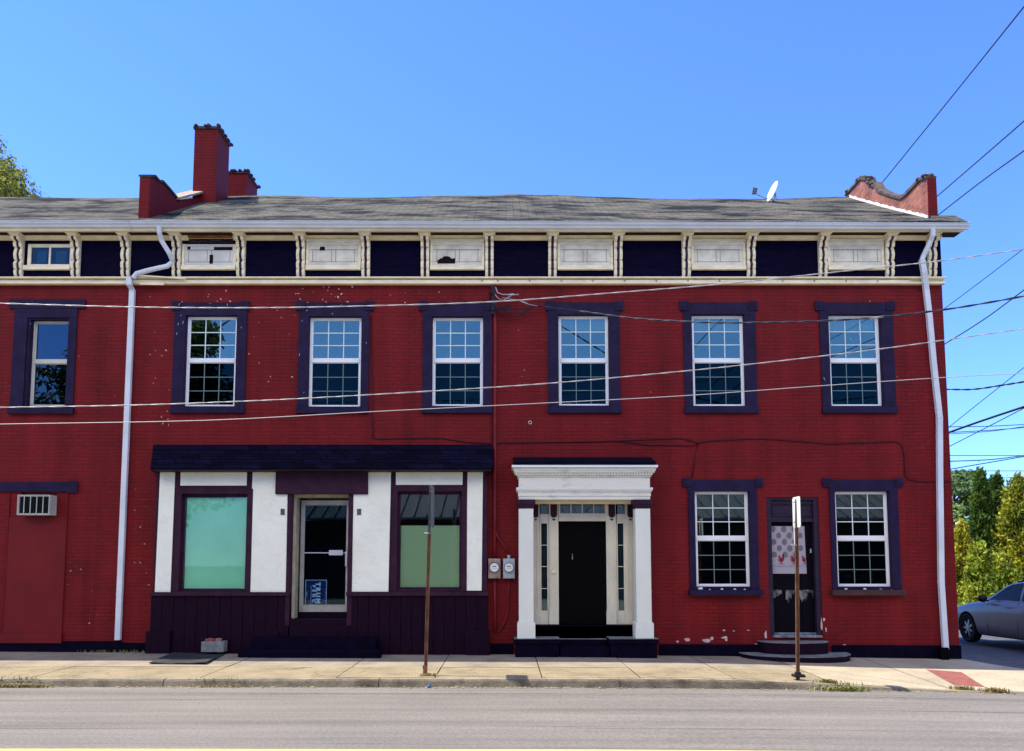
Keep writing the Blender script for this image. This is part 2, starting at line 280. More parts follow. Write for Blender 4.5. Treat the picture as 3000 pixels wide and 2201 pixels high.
# ================================================================== SETTING
def g0(x):                                    # pavement height along the wall foot
    return -0.0055 * x if x < 0 else -0.0055 * x - 0.00058 * min(x, 14) ** 2
def zr(x):                                    # road surface at the kerb
    return -0.112 - 0.0012 * x if x < 0 else -0.112 - 0.0018 * x - 0.0014 * min(x, 9) ** 2 - 0.01 * max(0, min(x, 60) - 9) * 0.5
def zc(x):                                    # kerb top, ramping down to the road at the corner
    if x < 2.5: return 0.0 if x > -3 else 0.0
    t = min(1, (x - 2.5) / 4.3); t = t * t * (3 - 2 * t)
    return (1 - t) * -0.012 * (x - 2.5) * 0.5 + t * (zr(x) + 0.012)
def asphalt():
    m = mat('old grey asphalt', (0.205, 0.192, 0.185), 0.9, spec=0.25); nt = m.node_tree; b = nt.nodes['Principled BSDF']; L = nt.links  # old road surface, pale grey in its own colour
    tc = nt.nodes.new('ShaderNodeTexCoord')
    def nz(sc, st, det=6, rough=0.6):
        mp = nt.nodes.new('ShaderNodeMapping'); mp.inputs['Scale'].default_value = st; L.new(tc.outputs['Object'], mp.inputs[0])
        n = nt.nodes.new('ShaderNodeTexNoise'); n.inputs['Scale'].default_value = sc; n.inputs['Detail'].default_value = det; n.inputs['Roughness'].default_value = rough; L.new(mp.outputs[0], n.inputs[0]); return n
    def ramp(n, a, b_, c1, c2):
        r = nt.nodes.new('ShaderNodeValToRGB'); r.color_ramp.elements[0].position = a; r.color_ramp.elements[1].position = b_
        r.color_ramp.elements[0].color = (*c1, 1); r.color_ramp.elements[1].color = (*c2, 1); L.new(n.outputs[0], r.inputs[0]); return r
    def mul(a, bb, f=1):
        x = nt.nodes.new('ShaderNodeMix'); x.data_type = 'RGBA'; x.blend_type = 'MULTIPLY'; x.inputs[0].default_value = f; L.new(a, x.inputs[6]); L.new(bb, x.inputs[7]); return x.outputs[2]
    A = ramp(nz(28, (1, 1, 1), 4), 0.3, 0.7, (0.142, 0.130, 0.111), (0.228, 0.21, 0.180))      # aggregate
    B = ramp(nz(1.0, (0.10, 2.6, 1), 8, 0.72), 0.33, 0.62, (0.74, 0.74, 0.76), (1.12, 1.12, 1.12))  # worn lanes
    C = ramp(nz(0.5, (0.12, 7, 1), 4, 0.8), 0.34, 0.40, (0.50, 0.50, 0.54), (1, 1, 1))      # thin long drag marks
    E = ramp(nz(0.35, (1, 1, 1), 5), 0.3, 0.7, (0.9, 0.9, 0.9), (1.1, 1.08, 1.06))
    L.new(mul(mul(mul(A.outputs[0], B.outputs[0]), C.outputs[0], 0.75), E.outputs[0]), b.inputs['Base Color'])
    bp = nt.nodes.new('ShaderNodeBump'); bp.inputs['Strength'].default_value = 0.5; bp.inputs['Distance'].default_value = 0.01; L.new(nz(60, (1, 1, 1), 3).outputs[0], bp.inputs['Height']); L.new(bp.outputs[0], b.inputs['Normal'])
    return m
ASPH = asphalt()
ASPHD = mat('side street asphalt', (0.10, 0.105, 0.11), 0.9, var=0.25, vscale=6, bump=0.4, bscale=50)
def concrete(name, c, stain, vs=1.3, crack=True):
    m = mat(name, tuple(stain), 0.9, col2=c, vscale=vs, lo=0.30, hi=0.58, bump=0.35, bscale=35); nt = m.node_tree; b = nt.nodes['Principled BSDF']; L = nt.links
    tc = nt.nodes.new('ShaderNodeTexCoord'); n = nt.nodes.new('ShaderNodeTexNoise'); n.inputs['Scale'].default_value = 38; n.inputs['Detail'].default_value = 3; L.new(tc.outputs['Object'], n.inputs[0])
    r = nt.nodes.new('ShaderNodeValToRGB'); r.color_ramp.elements[0].position = 0.3; r.color_ramp.elements[1].position = 0.6; r.color_ramp.elements[0].color = (0.78, 0.77, 0.74, 1); r.color_ramp.elements[1].color = (1.05, 1.05, 1.05, 1); L.new(n.outputs[0], r.inputs[0])
    out = r.outputs[0]
    if crack:
        v = nt.nodes.new('ShaderNodeTexVoronoi'); v.feature = 'DISTANCE_TO_EDGE'; v.inputs['Scale'].default_value = 0.55
        n2 = nt.nodes.new('ShaderNodeTexNoise'); n2.inputs['Scale'].default_value = 3; n2.inputs['Detail'].default_value = 6; L.new(tc.outputs['Object'], n2.inputs[0])
        va = nt.nodes.new('ShaderNodeVectorMath'); va.operation = 'MULTIPLY_ADD'; va.inputs[1].default_value = (0.5, 0.5, 0.5); L.new(n2.outputs['Color'], va.inputs[0]); L.new(tc.outputs['Object'], va.inputs[2]); L.new(va.outputs[0], v.inputs[0])
        r2 = nt.nodes.new('ShaderNodeValToRGB'); r2.color_ramp.elements[0].position = 0.0; r2.color_ramp.elements[1].position = 0.006; r2.color_ramp.elements[0].color = (0.5, 0.48, 0.42, 1); r2.color_ramp.elements[1].color = (1, 1, 1, 1); L.new(v.outputs[0], r2.inputs[0])
        q = nt.nodes.new('ShaderNodeMix'); q.data_type = 'RGBA'; q.blend_type = 'MULTIPLY'; q.inputs[0].default_value = 1; L.new(out, q.inputs[6]); L.new(r2.outputs[0], q.inputs[7]); out = q.outputs[2]
    src = b.inputs['Base Color'].links[0].from_socket; mx = nt.nodes.new('ShaderNodeMix'); mx.data_type = 'RGBA'; mx.blend_type = 'MULTIPLY'; mx.inputs[0].default_value = 1
    L.new(src, mx.inputs[6]); L.new(out, mx.inputs[7]); L.new(mx.outputs[2], b.inputs['Base Color']); return m
CO_BACK = concrete('pale concrete by the wall', (0.31, 0.262, 0.19), (0.185, 0.16, 0.12), crack=False)
CO_FRONT = concrete('tan worn concrete', (0.30, 0.245, 0.15), (0.19, 0.155, 0.10), 1.8)
CO_NEW = concrete('bright corner concrete', (0.42, 0.36, 0.25), (0.31, 0.26, 0.18), crack=False)
CO_KERB = concrete('stained kerb concrete', (0.30, 0.26, 0.18), (0.12, 0.105, 0.075), 3.5, crack=False)
CO_FACE = concrete('grimy shade-darkened kerb face', (0.17, 0.145, 0.105), (0.055, 0.047, 0.034), 3.0, crack=False)  # face colour darkened to carry its shade as well as grime
GRIT = mat('joint dirt', (0.05, 0.045, 0.03), 1.0, var=0.4)
EARTH = mat('dry grass and earth', (0.045, 0.06, 0.02), 1.0, col2=(0.12, 0.11, 0.05), vscale=0.4)
TACT = mat('red tactile paving', (0.30, 0.115, 0.095), 0.85, var=0.15, vscale=8)
YEL = mat('yellow road paint', (0.72, 0.60, 0.16), 0.7, var=0.12, vscale=9)
WPAINT = mat('white road paint', (0.68, 0.68, 0.64), 0.7, var=0.2, vscale=9)

KY = -3.1
# the far ground, one sheet to the horizon
gm = MB(); gm.face([(-1800, -600, -0.62), (1800, -600, -0.62), (1800, 2600, -0.62), (-1800, 2600, -0.62)]); structure('ground', gm, EARTH)
xs = [-70, -50, -30, -20, -16] + [-14 + i * 0.5 for i in range(60)] + [17, 20, 26, 35, 50, 70]
rm = MB(); n = len(xs); ys = [-11.2, -9, -6.8, -5, KY + 0.05]
vs = [(x, y, zr(x)) for y in ys for x in xs]
rm.poly(vs, [(j*n+i, j*n+i+1, (j+1)*n+i+1, (j+1)*n+i) for j in range(len(ys)-1) for i in range(n-1)]); structure('road', rm, ASPH, smooth=True)
ym = MB()
for i in range(n - 1):
    for (a, b) in ((-6.86, -6.97), (-7.12, -7.23)):
        ym.face([(xs[i], b, zr(xs[i]) + .004), (xs[i+1], b, zr(xs[i+1]) + .004), (xs[i+1], a, zr(xs[i+1]) + .004), (xs[i], a, zr(xs[i]) + .004)])
structure('yellow_line', ym, YEL)
# side street running back beside the building
sm = MB(); ys2 = [KY + .05, -2, -1, 0, 1, 2, 4, 8, 20, 60]; xs2 = [8.2, 9, 10, 11, 12, 14, 17]
def zside(x, y):
    t = max(0, min(1, (y - KY) / 7.5)); return (1 - t) * zr(x) + t * -0.32 - 0.002 * max(0, y - 4)
vs = [(x, y, zside(x, y)) for y in ys2 for x in xs2]; k = len(xs2)
sm.poly(vs, [(j*k+i, j*k+i+1, (j+1)*k+i+1, (j+1)*k+i) for j in range(len(ys2)-1) for i in range(k-1)]); structure('side_street', sm, ASPHD, smooth=True)
sm = MB(); sm.box(17.02, 60, KY - 0.2, 60, -0.62, -0.2); structure('far_lot', sm, EARTH)
# pavement: separate slabs with open joints over a dirt bed
jx = [-62, -50, -40, -32, -26, -20, -16.5, -13.5, -10.2, -6.85, -4.4, -2.44, -1.02, 0.52, 1.93, 3.3, 4.72]
def xedge(y):                                  # street corner curve
    pts = [(0.3, 8.22), (0, 8.25), (-0.5, 8.42), (-1.0, 8.72), (-1.6, 9.3), (-2.2, 10.2), (-2.6, 11.0), (-3.1, 12.4)]
    for (a, xa), (b, xb) in zip(pts, pts[1:]):
        if a >= y >= b: return xa + (xb - xa) * (a - y) / (a - b)
    return pts[-1][1]
def spz(x, y):
    t = min(1, max(0, -y / 2.95)); return (1 - t) * g0(x) + t * zc(x)
pm = MB(); J = 0.008
for r_, (ya, yb, mi) in enumerate(((0.02, -1.8, 0), (-1.8, -2.95, 1))):
    for i in range(len(jx) - 1):
        m_ = 2 if jx[i] >= 4.5 else mi
        if r_ == 1 and i == len(jx) - 2 and False: continue
        x0, x1 = jx[i] + J, jx[i+1] - J; y0, y1 = ya - (J if r_ else 0), yb + J
        nx = max(2, int((x1 - x0) / 0.6)); dz = random.uniform(-.004, .004)
        top = [[(x0 + (x1-x0)*a/nx, y, spz(x0 + (x1-x0)*a/nx, y) + dz) for a in range(nx + 1)] for y in (y1, y0)]
        for a in range(nx): pm.face([top[0][a], top[0][a+1], top[1][a+1], top[1][a]], m_)
        for row in top:
            for a in range(nx): pm.face([row[a], row[a+1], (*row[a+1][:2], row[a+1][2] - .06), (*row[a][:2], row[a][2] - .06)], 3)
        for a in (0, nx): pm.face([top[0][a], top[1][a], (*top[1][a][:2], top[1][a][2] - .06), (*top[0][a][:2], top[0][a][2] - .06)], 3)
# bright corner slab in three bays
cb_ = [4.72, 6.4]
yy = [0.02 - 2.97 * i / 9 for i in range(10)]
for (a0, a1) in ((4.72 + J, 6.4 - J), (6.4 + J, None)):
    rows = []
    for y in yy:
        xe = a1 if a1 else xedge(y); rows.append([(a0 + (xe - a0) * q / 8, y, spz(a0 + (xe - a0) * q / 8, y)) for q in range(9)])
    for j in range(9):
        for q in range(8): pm.face([rows[j+1][q], rows[j+1][q+1], rows[j][q+1], rows[j][q]], 2)
    if not a1:
        for j in range(9): pm.face([rows[j][8], rows[j+1][8], (*rows[j+1][8][:2], -.4), (*rows[j][8][:2], -.4)], 2)
structure('sidewalk', pm, [CO_BACK, CO_FRONT, CO_NEW, GRIT])
bm_ = MB(); xb = [x for x in xs if -70 <= x <= 8]
for i in range(len(xb) - 1): bm_.face([(xb[i], -2.96, spz(xb[i], -2.95) - .012), (xb[i+1], -2.96, spz(xb[i+1], -2.95) - .012), (xb[i+1], 0.02, g0(xb[i+1]) - .012), (xb[i], 0.02, g0(xb[i]) - .012)])
structure('joint_bed', bm_, GRIT)
# kerb: cast in lengths, slightly battered face
km = MB(); kx = [-62] + [-60 + i * 3.05 for i in range(16)]; kx = [x for x in kx if x < -14] + [-13.8, -10.9, -7.9, -4.85, -1.8, 1.62, 4.0, 5.9, 8.2, 10.4, 12.4]
rk = random.Random(3)
for i in range(len(kx) - 1):
    x0, x1 = kx[i] + .006, kx[i+1] - .006; nx = max(1, int((x1 - x0) / 0.13)) if x1 > -11 and x0 < 10 else 4; secs = []
    for a in range(nx + 1):
        x = x0 + (x1 - x0) * a / nx; zt = zc(x); jt = rk.uniform(-.006, .004); yw = rk.uniform(-.006, .006)
        secs.append([(x, -2.955, zt), (x, KY + .035 + yw, zt - .002 + jt * .4), (x, KY + .008 + yw, zt - .028 + jt), (x, KY - .032, zr(x) - .02), (x, -2.955, zr(x) - .02)])
    for a in range(nx):
        for q in range(5): km.face([secs[a][q], secs[a][(q+1) % 5], secs[a+1][(q+1) % 5], secs[a+1][q]], 1 if q in (1, 2) else 0)
    km.face(secs[0]); km.face(secs[-1][::-1])
structure('kerb', km, [CO_KERB, CO_FACE])
# grit and leaf litter caught along the gutter line
lm = MB(); rl = random.Random(5)
for i in range(520):
    x = rl.uniform(-10.5, 7.5) if rl.random() < .55 else rl.gauss(rl.choice([-8.8, -3.9, -0.9, 0.2]), .45)
    y = KY - .035 - abs(rl.gauss(0, .03)); s = rl.uniform(.006, .018); z = zr(x) + s * .4
    lm.blob((x, y, z), (s * 1.6, s, s * .5), seed=i, n=5, rings=3)
tag(lm.build('gutter_litter', mat('straw litter', (0.34, 0.28, 0.16), 1, var=0.4)), kind='stuff')
# red tactile ramp plate with real domes
t4 = [PZ(2713, 1967, -.14), PZ(2817, 1974, -.15), PZ(2885, 2019, -.2), PZ(2795, 2015, -.195)]
def lay(u, v):
    p = (t4[0]*(1-u) + t4[1]*u)*(1-v) + (t4[3]*(1-u) + t4[2]*u)*v; p.z = spz(p.x, max(p.y, -2.93)) + .004; return p
tm = MB()
for i in range(8):
    for j in range(8): tm.face([lay(i/8, (j+1)/8), lay((i+1)/8, (j+1)/8), lay((i+1)/8, j/8), lay(i/8, j/8)])
for i in range(16):
    for j in range(22):
        p = lay((i + .5)/16, (j + .5)/22); tm.blob((p.x, p.y, p.z), (.016, .016, .007), seed=i*30+j, n=5, rings=3)
structure('tactile_paving', tm, TACT)
wm = MB(); 
wm.face([(7.55, KY-.35, zr(7.5)+.004), (12, KY-.35, zr(12)+.004), (12, KY-.08, zr(12)+.004), (7.55, KY-.08, zr(7.5)+.004)]); structure('crossing_line', wm, WPAINT)
# opposite pavement under and behind the camera
om = MB(); om.box(-60, 60, -19.98, -11.2, -.4, .02); structure('opposite_sidewalk', om, CO_FRONT)
# grass tufts at the kerb
GRN = mat('weed green', (0.13, 0.17, 0.035), 0.8, col2=(0.33, 0.30, 0.10), vscale=6)
DRY = mat('dry straw weed', (0.36, 0.29, 0.13), 0.9, col2=(0.22, 0.19, 0.07), vscale=6)
def tuft(name, cx, cy, rx, ry, n_, h_, m_, label, seed, zf=None):
    rr = random.Random(seed); b = MB()
    for _ in range(n_):
        x = cx + rr.gauss(0, rx); y = cy + rr.gauss(0, ry); z = (zf(x, y) if zf else (zr(x) if y < KY else zc(x)))
        a = rr.uniform(0, 6.28); hh = h_ * rr.uniform(.4, 1.1); w_ = .004 + .004 * rr.random(); lx = math.cos(a) * hh * rr.uniform(.3, 1.1); ly = math.sin(a) * hh * rr.uniform(.3, 1)
        p0 = Vector((x, y, z - .01)); p1 = Vector((x + lx*.4, y + ly*.4, z + hh*.7)); p2 = Vector((x + lx, y + ly, z + hh*rr.uniform(.5, .95))); d = Vector((-math.sin(a), math.cos(a), 0)) * w_
        b.face([p0 - d, p0 + d, p1 + d, p1 - d]); b.face([p1 - d, p1 + d, p2])
    tag(b.build(name, m_), label, 'weed', 'weeds growing along the kerb'); 
kf = lambda x, y: zr(x)
tuft('weed_tuft', PZ(2470, 2022, -.14).x, KY - .06, .16, .035, 420, .085, GRN, 'largest green weed tuft, in the gutter right of the second sign post', 1)
tuft('weed_tuft', PZ(60, 2010, -.1).x, KY - .05, .22, .03, 500, .07, DRY, 'straw coloured weed clump in the broken kerb at the far left', 2)
tuft('weed_tuft', PZ(640, 2013, -.1).x, KY - .03, .18, .02, 200, .04, DRY, 'low dry weeds along the gutter in front of the black rubber sheet', 3)
tuft('weed_tuft', PZ(2425, 1986, 0).x, -2.93, .07, .015, 130, .07, GRN, 'small weeds in the slab joint just right of the second sign post', 4)
tuft('weed_tuft', PZ(2800, 2011, -.15).x, -2.94, .10, .03, 170, .07, DRY, 'weeds on the left edge of the red tactile ramp', 5)
tuft('weed_tuft', PZ(2895, 2020, -.17).x, KY + .02, .09, .03, 200, .08, DRY, 'weeds at the bottom right corner of the red tactile ramp', 6)
tuft('weed_tuft', PZ(1258, 1978, 0).x, -2.78, .06, .03, 110, .06, DRY, 'sparse weeds round the foot of the first sign post', 7)
tuft('weed_tuft', PZ(1010, 2010, 0).x - 4.7, -0.03, .4, .02, 120, .06, GRN, 'thin weeds at the foot of the left red wall', 8, lambda x, y: g0(x))

# ================================================================== THE RED BRICK ROW
def wall_holes(mb, x0, x1, z0, z1, holes, yf, yb, m=0, mr=None):
    xs = sorted({x0, x1, *[h[0] for h in holes], *[h[1] for h in holes]}); zs = sorted({z0, z1, *[h[2] for h in holes], *[h[3] for h in holes]})
    xs = [x for x in xs if x0 <= x <= x1]; zs = [z for z in zs if z0 <= z <= z1]
    def solid(i, j):
        if i < 0 or j < 0 or i >= len(xs)-1 or j >= len(zs)-1: return False
        cx, cz = (xs[i]+xs[i+1])/2, (zs[j]+zs[j+1])/2
        return not any(h[0] < cx < h[1] and h[2] < cz < h[3] for h in holes)
    mr = m if mr is None else mr
    for i in range(len(xs)-1):
        for j in range(len(zs)-1):
            if not solid(i, j): continue
            a, b, c, d = xs[i], xs[i+1], zs[j], zs[j+1]
            mb.face([(a,yf,c),(b,yf,c),(b,yf,d),(a,yf,d)], m); mb.face([(b,yb,c),(a,yb,c),(a,yb,d),(b,yb,d)], m)
            if not solid(i-1,j): mb.face([(a,yb,c),(a,yf,c),(a,yf,d),(a,yb,d)], mr)
            if not solid(i+1,j): mb.face([(b,yf,c),(b,yb,c),(b,yb,d),(b,yf,d)], mr)
            if not solid(i,j-1): mb.face([(a,yb,c),(b,yb,c),(b,yf,c),(a,yf,c)], mr)
            if not solid(i,j+1): mb.face([(a,yf,d),(b,yf,d),(b,yb,d),(a,yb,d)], mr)
XL, XR, XB = -6.93, 8.2, -14.5          # party line, right corner, far end of the adjoining house
ZTOP = ZZ(676, -.05) + .25
WT = 0.34
B1 = tag(empty('brick_row_building', (0.6, 0, 0)), 'long two-storey red painted brick building with purple trim, bracketed eaves and white portico', 'building')
B2 = tag(empty('adjoining_brick_house', (-10.5, 0, 0)), 'red brick house at far left with bricked-up ground floor window, under the left roof end', 'building')

# ---- window measurements: frame rectangle (mid-height), u0 u1 v0 v1 vmid ; casing outer u0 u1 ; lintel ears u0 u1
UW = [(541, 692, 925, 1191, 1057, 508, 721, 506, 732), (903, 1058, 928, 1192, 1057, 874, 1081, 868, 1096), (1265, 1416, 928, 1190, 1057, 1238, 1442, 1227, 1444),
      (1636, 1785, 923, 1189, 1056, 1605, 1816, 1598, 1826), (2028, 2183, 922, 1190, 1056, 2003, 2215, 1990, 2218), (2430, 2584, 922, 1190, 1056, 2404, 2619, 2386, 2620)]
LW = [(2037, 2198, 1439, 1719, 1577, 2018, 2220, 1998, 2234), (2449, 2609, 1439, 1719, 1577, 2433, 2634, 2408, 2643)]
holes1 = [RC(w_[0], w_[2], w_[1], w_[3]) for w_ in UW + LW]
SY = -0.12                                   # storefront plane
shopA = RC(530, 1447, 720, 1731, 0); shopB = RC(1166, 1440, 1350, 1727, 0)
door1 = RC(850, 1447, 1020, 1845, 0); door1 = (door1[0], door1[1], .45, door1[3])
portal = RC(1555, 1464, 1868, 1832, 0); portal = (portal[0], portal[1], .50, portal[3])
door2 = RC(2250, 1457, 2404, 1858, 0); door2 = (door2[0], door2[1], .33, door2[3])
holes1 += [shopA, shopB, door1, portal, door2]
wb = MB(); wall_holes(wb, XL, XR, -.5, ZTOP, holes1, 0, WT)
# gable, rear and the party wall
wb.box(XR - .3, XR, WT, 7.2, -.5, 7.3); wb.box(XL, XR - .3, 6.9, 7.2, -.5, 7.2); wb.box(XL, XL + .25, WT, 6.9, -.5, 7.3)
# paint chips on the brick
def chips(mb, u0, v0, u1, v1, n_, seed, s=1.0):
    rr = random.Random(seed)
    for _ in range(n_):
        p = P(rr.uniform(u0, u1), rr.uniform(v0, v1)); a = rr.uniform(0, 6.28); l = rr.uniform(.012, .035) * s; w_ = l * rr.uniform(.25, .6); k = rr.randint(5, 7); c_, s_ = math.cos(a), math.sin(a); pts = []
        for q in range(k):
            t = 2*math.pi*q/k; q1, q2 = l*math.cos(t)*rr.uniform(.6, 1.1), w_*math.sin(t)*rr.uniform(.6, 1.1); pts.append((p.x + q1*c_ - q2*s_, -.0025, p.z + q1*s_ + q2*c_))
        mb.face(pts, 1)
chips(wb, 855, 840, 1040, 905, 24, 1); chips(wb, 440, 840, 700, 890, 9, 2, .8); chips(wb, 725, 900, 870, 1200, 12, 3, .7); chips(wb, 440, 940, 500, 1260, 14, 4, .8)
chips(wb, 1000, 850, 1300, 900, 5, 5, .6); chips(wb, 390, 1350, 440, 1750, 9, 6, .7); chips(wb, 1460, 950, 2400, 1250, 6, 7, .5); chips(wb, 2400, 880, 2700, 1200, 4, 8, .5)
for (u, v, a, b) in ((2013, 1874, .09, .055), (2068, 1877, .12, .06), (2085, 1870, .06, .05), (2124, 1868, .11, .035), (2128, 1875, .05, .045), (1985, 1880, .05, .03), (2150, 1849, .035, .02), (2121, 1847, .03, .03), (2192, 1847, .04, .02), (2243, 1860, .035, .13), (2407, 1830, .03, .2), (2414, 1815, .03, .06), (2420, 1845, .02, .08), (2218, 1888, .07, .025), (2475, 1890, .06, .018)):
    rr = random.Random(u); p = P(u, v); wb.face([(p.x + a*.7*math.cos(2*math.pi*q/11)*rr.uniform(.55, 1.1), -.003, p.z + b*.7*math.sin(2*math.pi*q/11)*rr.uniform(.5, 1.1)) for q in range(11)], 1)
for (u, v) in ((1553, 1238),): 
    p = P(u, v); wb.disc((p.x, p.z), .035, -.006, .0, 12, 1); wb.disc((p.x, p.z), .02, -.009, -.006, 10, 2)
wb.build('brick_wall', [RED, CHIP, BLACK], B1)
# interior so that the rooms behind the glass are dark and real
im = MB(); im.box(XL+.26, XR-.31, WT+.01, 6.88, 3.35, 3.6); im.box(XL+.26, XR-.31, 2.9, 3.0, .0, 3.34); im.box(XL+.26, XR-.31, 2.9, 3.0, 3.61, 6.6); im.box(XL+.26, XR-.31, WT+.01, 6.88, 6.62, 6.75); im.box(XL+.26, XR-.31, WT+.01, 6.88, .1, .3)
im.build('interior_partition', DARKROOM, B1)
wb2 = MB(); AWN = (83, 205, 933, 1190)
w0 = RC(76, 932, 198, 1190); acr = RC(60, 1440, 165, 1512)
wall_holes(wb2, XB, XL - .002, -.5, ZTOP, [w0, acr], 0, WT); wb2.box(XB, XB+.3, WT, 7.2, -.5, 7.3); wb2.box(XB+.3, XL-.01, 6.9, 7.2, -.5, 7.2)
chips(wb2, 40, 1520, 150, 1600, 22, 11, .8); chips(wb2, 40, 1600, 290, 1860, 16, 12, .7); chips(wb2, 50, 840, 380, 1200, 8, 13, .6)
wb2.build('brick_wall', [RED, CHIP], B2)
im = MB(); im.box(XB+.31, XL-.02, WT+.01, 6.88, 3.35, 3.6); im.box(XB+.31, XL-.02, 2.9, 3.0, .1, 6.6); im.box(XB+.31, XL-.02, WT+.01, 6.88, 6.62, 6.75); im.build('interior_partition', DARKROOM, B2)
# dark painted foot of the walls
for (a, b) in ((XL, P(440, 1880).x), (P(1437, 1880).x, P(1503, 1880).x), (P(1930, 1880).x, P(2238, 1880).x), (P(2436, 1880).x, XR + .02)):
    pb = MB(); n_ = max(1, int((b - a) / .8))
    for i in range(n_):
        x0, x1 = a + (b-a)*i/n_, a + (b-a)*(i+1)/n_; pb.box(x0, x1 - (.0 if i < n_-1 else 0), -.022, -.001, -.45, .19 + .4*g0((x0+x1)/2))
    pb.build('painted_base', BASE, B1)
pb = MB(); pb.box(XB, XL, -.024, -.001, -.45, .235); pb.build('painted_base', BASE, B2)
# bricked-up opening of the adjoining house
ob = MB(); o_ = RC(20, 1440, 190, 1855); ob.box(o_[0], o_[1], -.012, -.001, .36, ZZ(1516)); sx = RC(-60, 1856, 184, 1884); ob.box(sx[0], sx[1], -.05, -.001, sx[2], sx[3]); ob.box(o_[1], o_[1]+.012, -.02, -.001, .36, ZZ(1441)); ob.box(o_[0]-.012, o_[0], -.02, -.001, .36, ZZ(1441)); ob.build('opening_infill', REDPL, B2)
def lintel(parent, u0, v0, u1, v1, ears=True, yo=-.035):
    b = MB(); b.rb(u0, v0, u1, v1, yo, -.001)
    if ears:
        for (a, c) in ((u0, u0 + 26), (u1 - 26, u1)): b.rb(a, v0 - 3, c, v1 + 2, yo - .012, yo - .002); b.rb(a + 6, v0 + 5, c - 6, v1 - 7, yo - .02, yo - .013)
    return b.build('lintel', PURP, parent, bevel=.003)
lintel(B2, -120, 1412, 226, 1441)

def sash_window(parent, x0, x1, z0, z1, zm, rows=3, upper=None, lower=None, frame=WHITE, wood=False, blind=None, yf=.07, grid=True, label=None):
    """parent is the window part (its casing); frame, grille, panes and blind are its pieces"""
    f = MB(); t = .034; yb = yf + .05
    f.box(x0, x0+t, yf, yb, z0, z1); f.box(x1-t, x1, yf, yb, z0, z1); f.box(x0+t, x1-t, yf, yb, z1-t, z1); f.box(x0+t, x1-t, yf, yb, z0, z0+t*.9)
    f.box(x0+t, x1-t, yf-.006, yb-.004, zm-.042, zm+.030)
    for (a, b, c) in ((z0+t*.9, zm-.042, .0), (zm+.03, z1-t, .012)):      # sash stiles
        f.box(x0+t, x0+t+.02, yf+.012+c, yb-.006, a, b); f.box(x1-t-.02, x1-t, yf+.012+c, yb-.006, a, b); f.box(x0+t+.02, x1-t-.02, yf+.012+c, yb-.006, a, a+.018); f.box(x0+t+.02, x1-t-.02, yf+.012+c, yb-.006, b-.012, b)
    f.build('frame', frame, parent, bevel=.002)
    X0, X1 = x0+t+.02, x1-t-.02
    for nm, a, b, gm_, mm in (('upper', zm+.048, z1-t-.012, upper or GL_UP, MUNT), ('lower', z0+t*.9+.018, zm-.054, lower or GL_SCR, MUNTD)):
        if grid:
            g = MB(); wdt = .0085 if nm == 'upper' else .0075
            for i in (1, 2): xc = X0 + (X1-X0)*i/3; g.box(xc-wdt, xc+wdt, yf+.018, yf+.024, a, b)
            for i in (1, 2):
                zc_ = a + (b-a)*i/3
                for j in range(3):
                    p, q = X0 + (X1-X0)*j/3 + (wdt if j else 0), X0 + (X1-X0)*(j+1)/3 - (wdt if j < 2 else 0); g.box(p, q, yf+.018, yf+.024, zc_-wdt, zc_+wdt)
            g.build('grille', mm, parent)
        gl = MB(); gl.box(X0, X1, yf+.027, yf+.031, a, b); gl.build('pane', gm_, parent)
    if blind:
        bl = MB(); bl.box(X0, X1, yf+.09, yf+.093, blind, z1-t); bl.tube([(X0, yf+.09, blind), (X1, yf+.09, blind)], .008, 6); bl.build('blind', BLINDW, parent)
def upper_window(i, w_, parent=B1):
    u0, u1, v0, v1, vm, c0, c1, e0, e1 = w_
    x0, x1, z0, z1 = RC(u0, v0, u1, v1); X0, X1, _, _ = RC(c0, v0, c1, v1); E0, E1, _, _ = RC(e0, 886, e1, 908); zt = ZZ(888); zs = ZZ(1212)
    cz = MB(); y = -.028
    cz.box(X0, x0, y, -.001, z0 - .02, z1 + .0); cz.box(x1, X1, y, -.001, z0 - .02, z1 + .0); cz.box(X0, X1, y, -.001, z1, zt)
    cz.box(x0, x0+.004, -.001, .07, z0, z1); cz.box(x1-.004, x1, -.001, .07, z0, z1); cz.box(x0+.004, x1-.004, -.001, .07, z1-.004, z1)
    ze = (ZZ(884), ZZ(911))
    for (a, b) in ((E0, E0 + .17), (E1 - .17, E1)): cz.box(a, b, y - .014, y - .001, ze[1], ze[0]); cz.box(a+.045, b-.045, y-.022, y-.015, ze[1]+.05, ze[0]-.045)
    for (a, b) in ((E0, X0), (X1, E1)):
        if b - a > .01: cz.box(a, b, y, -.001, ze[1], ze[0])
    cz.box(x0, x1, y, .07, z0 - .02, z0 - .001)
    wp = cz.build('window', PURP, parent, bevel=.003)
    s_ = MB(); s_.box(X0 - .01, X1 + .01, y - .03, -.001, zs, z0 - .021); s_.build('sill', PURP, wp, bevel=.004)
    return wp, x0 + .008, x1 - .008, z0, z1 - .006
for i, w_ in enumerate(UW):
    wp, a, b, c, d = upper_window(i, w_)
    sash_window(wp, a, b, c, d, ZZ(1056, .07), blind=(d - .25 if i in (3, 4, 5) else None))
GL_LOW = glass('ground floor pane', 0.10, trans=0.6, gcol=(0.75, 0.9, 0.9)); GL_LOW2 = glass('ground floor screened pane', 0.02, trans=.4, gcol=(0.7, 0.9, 0.9))
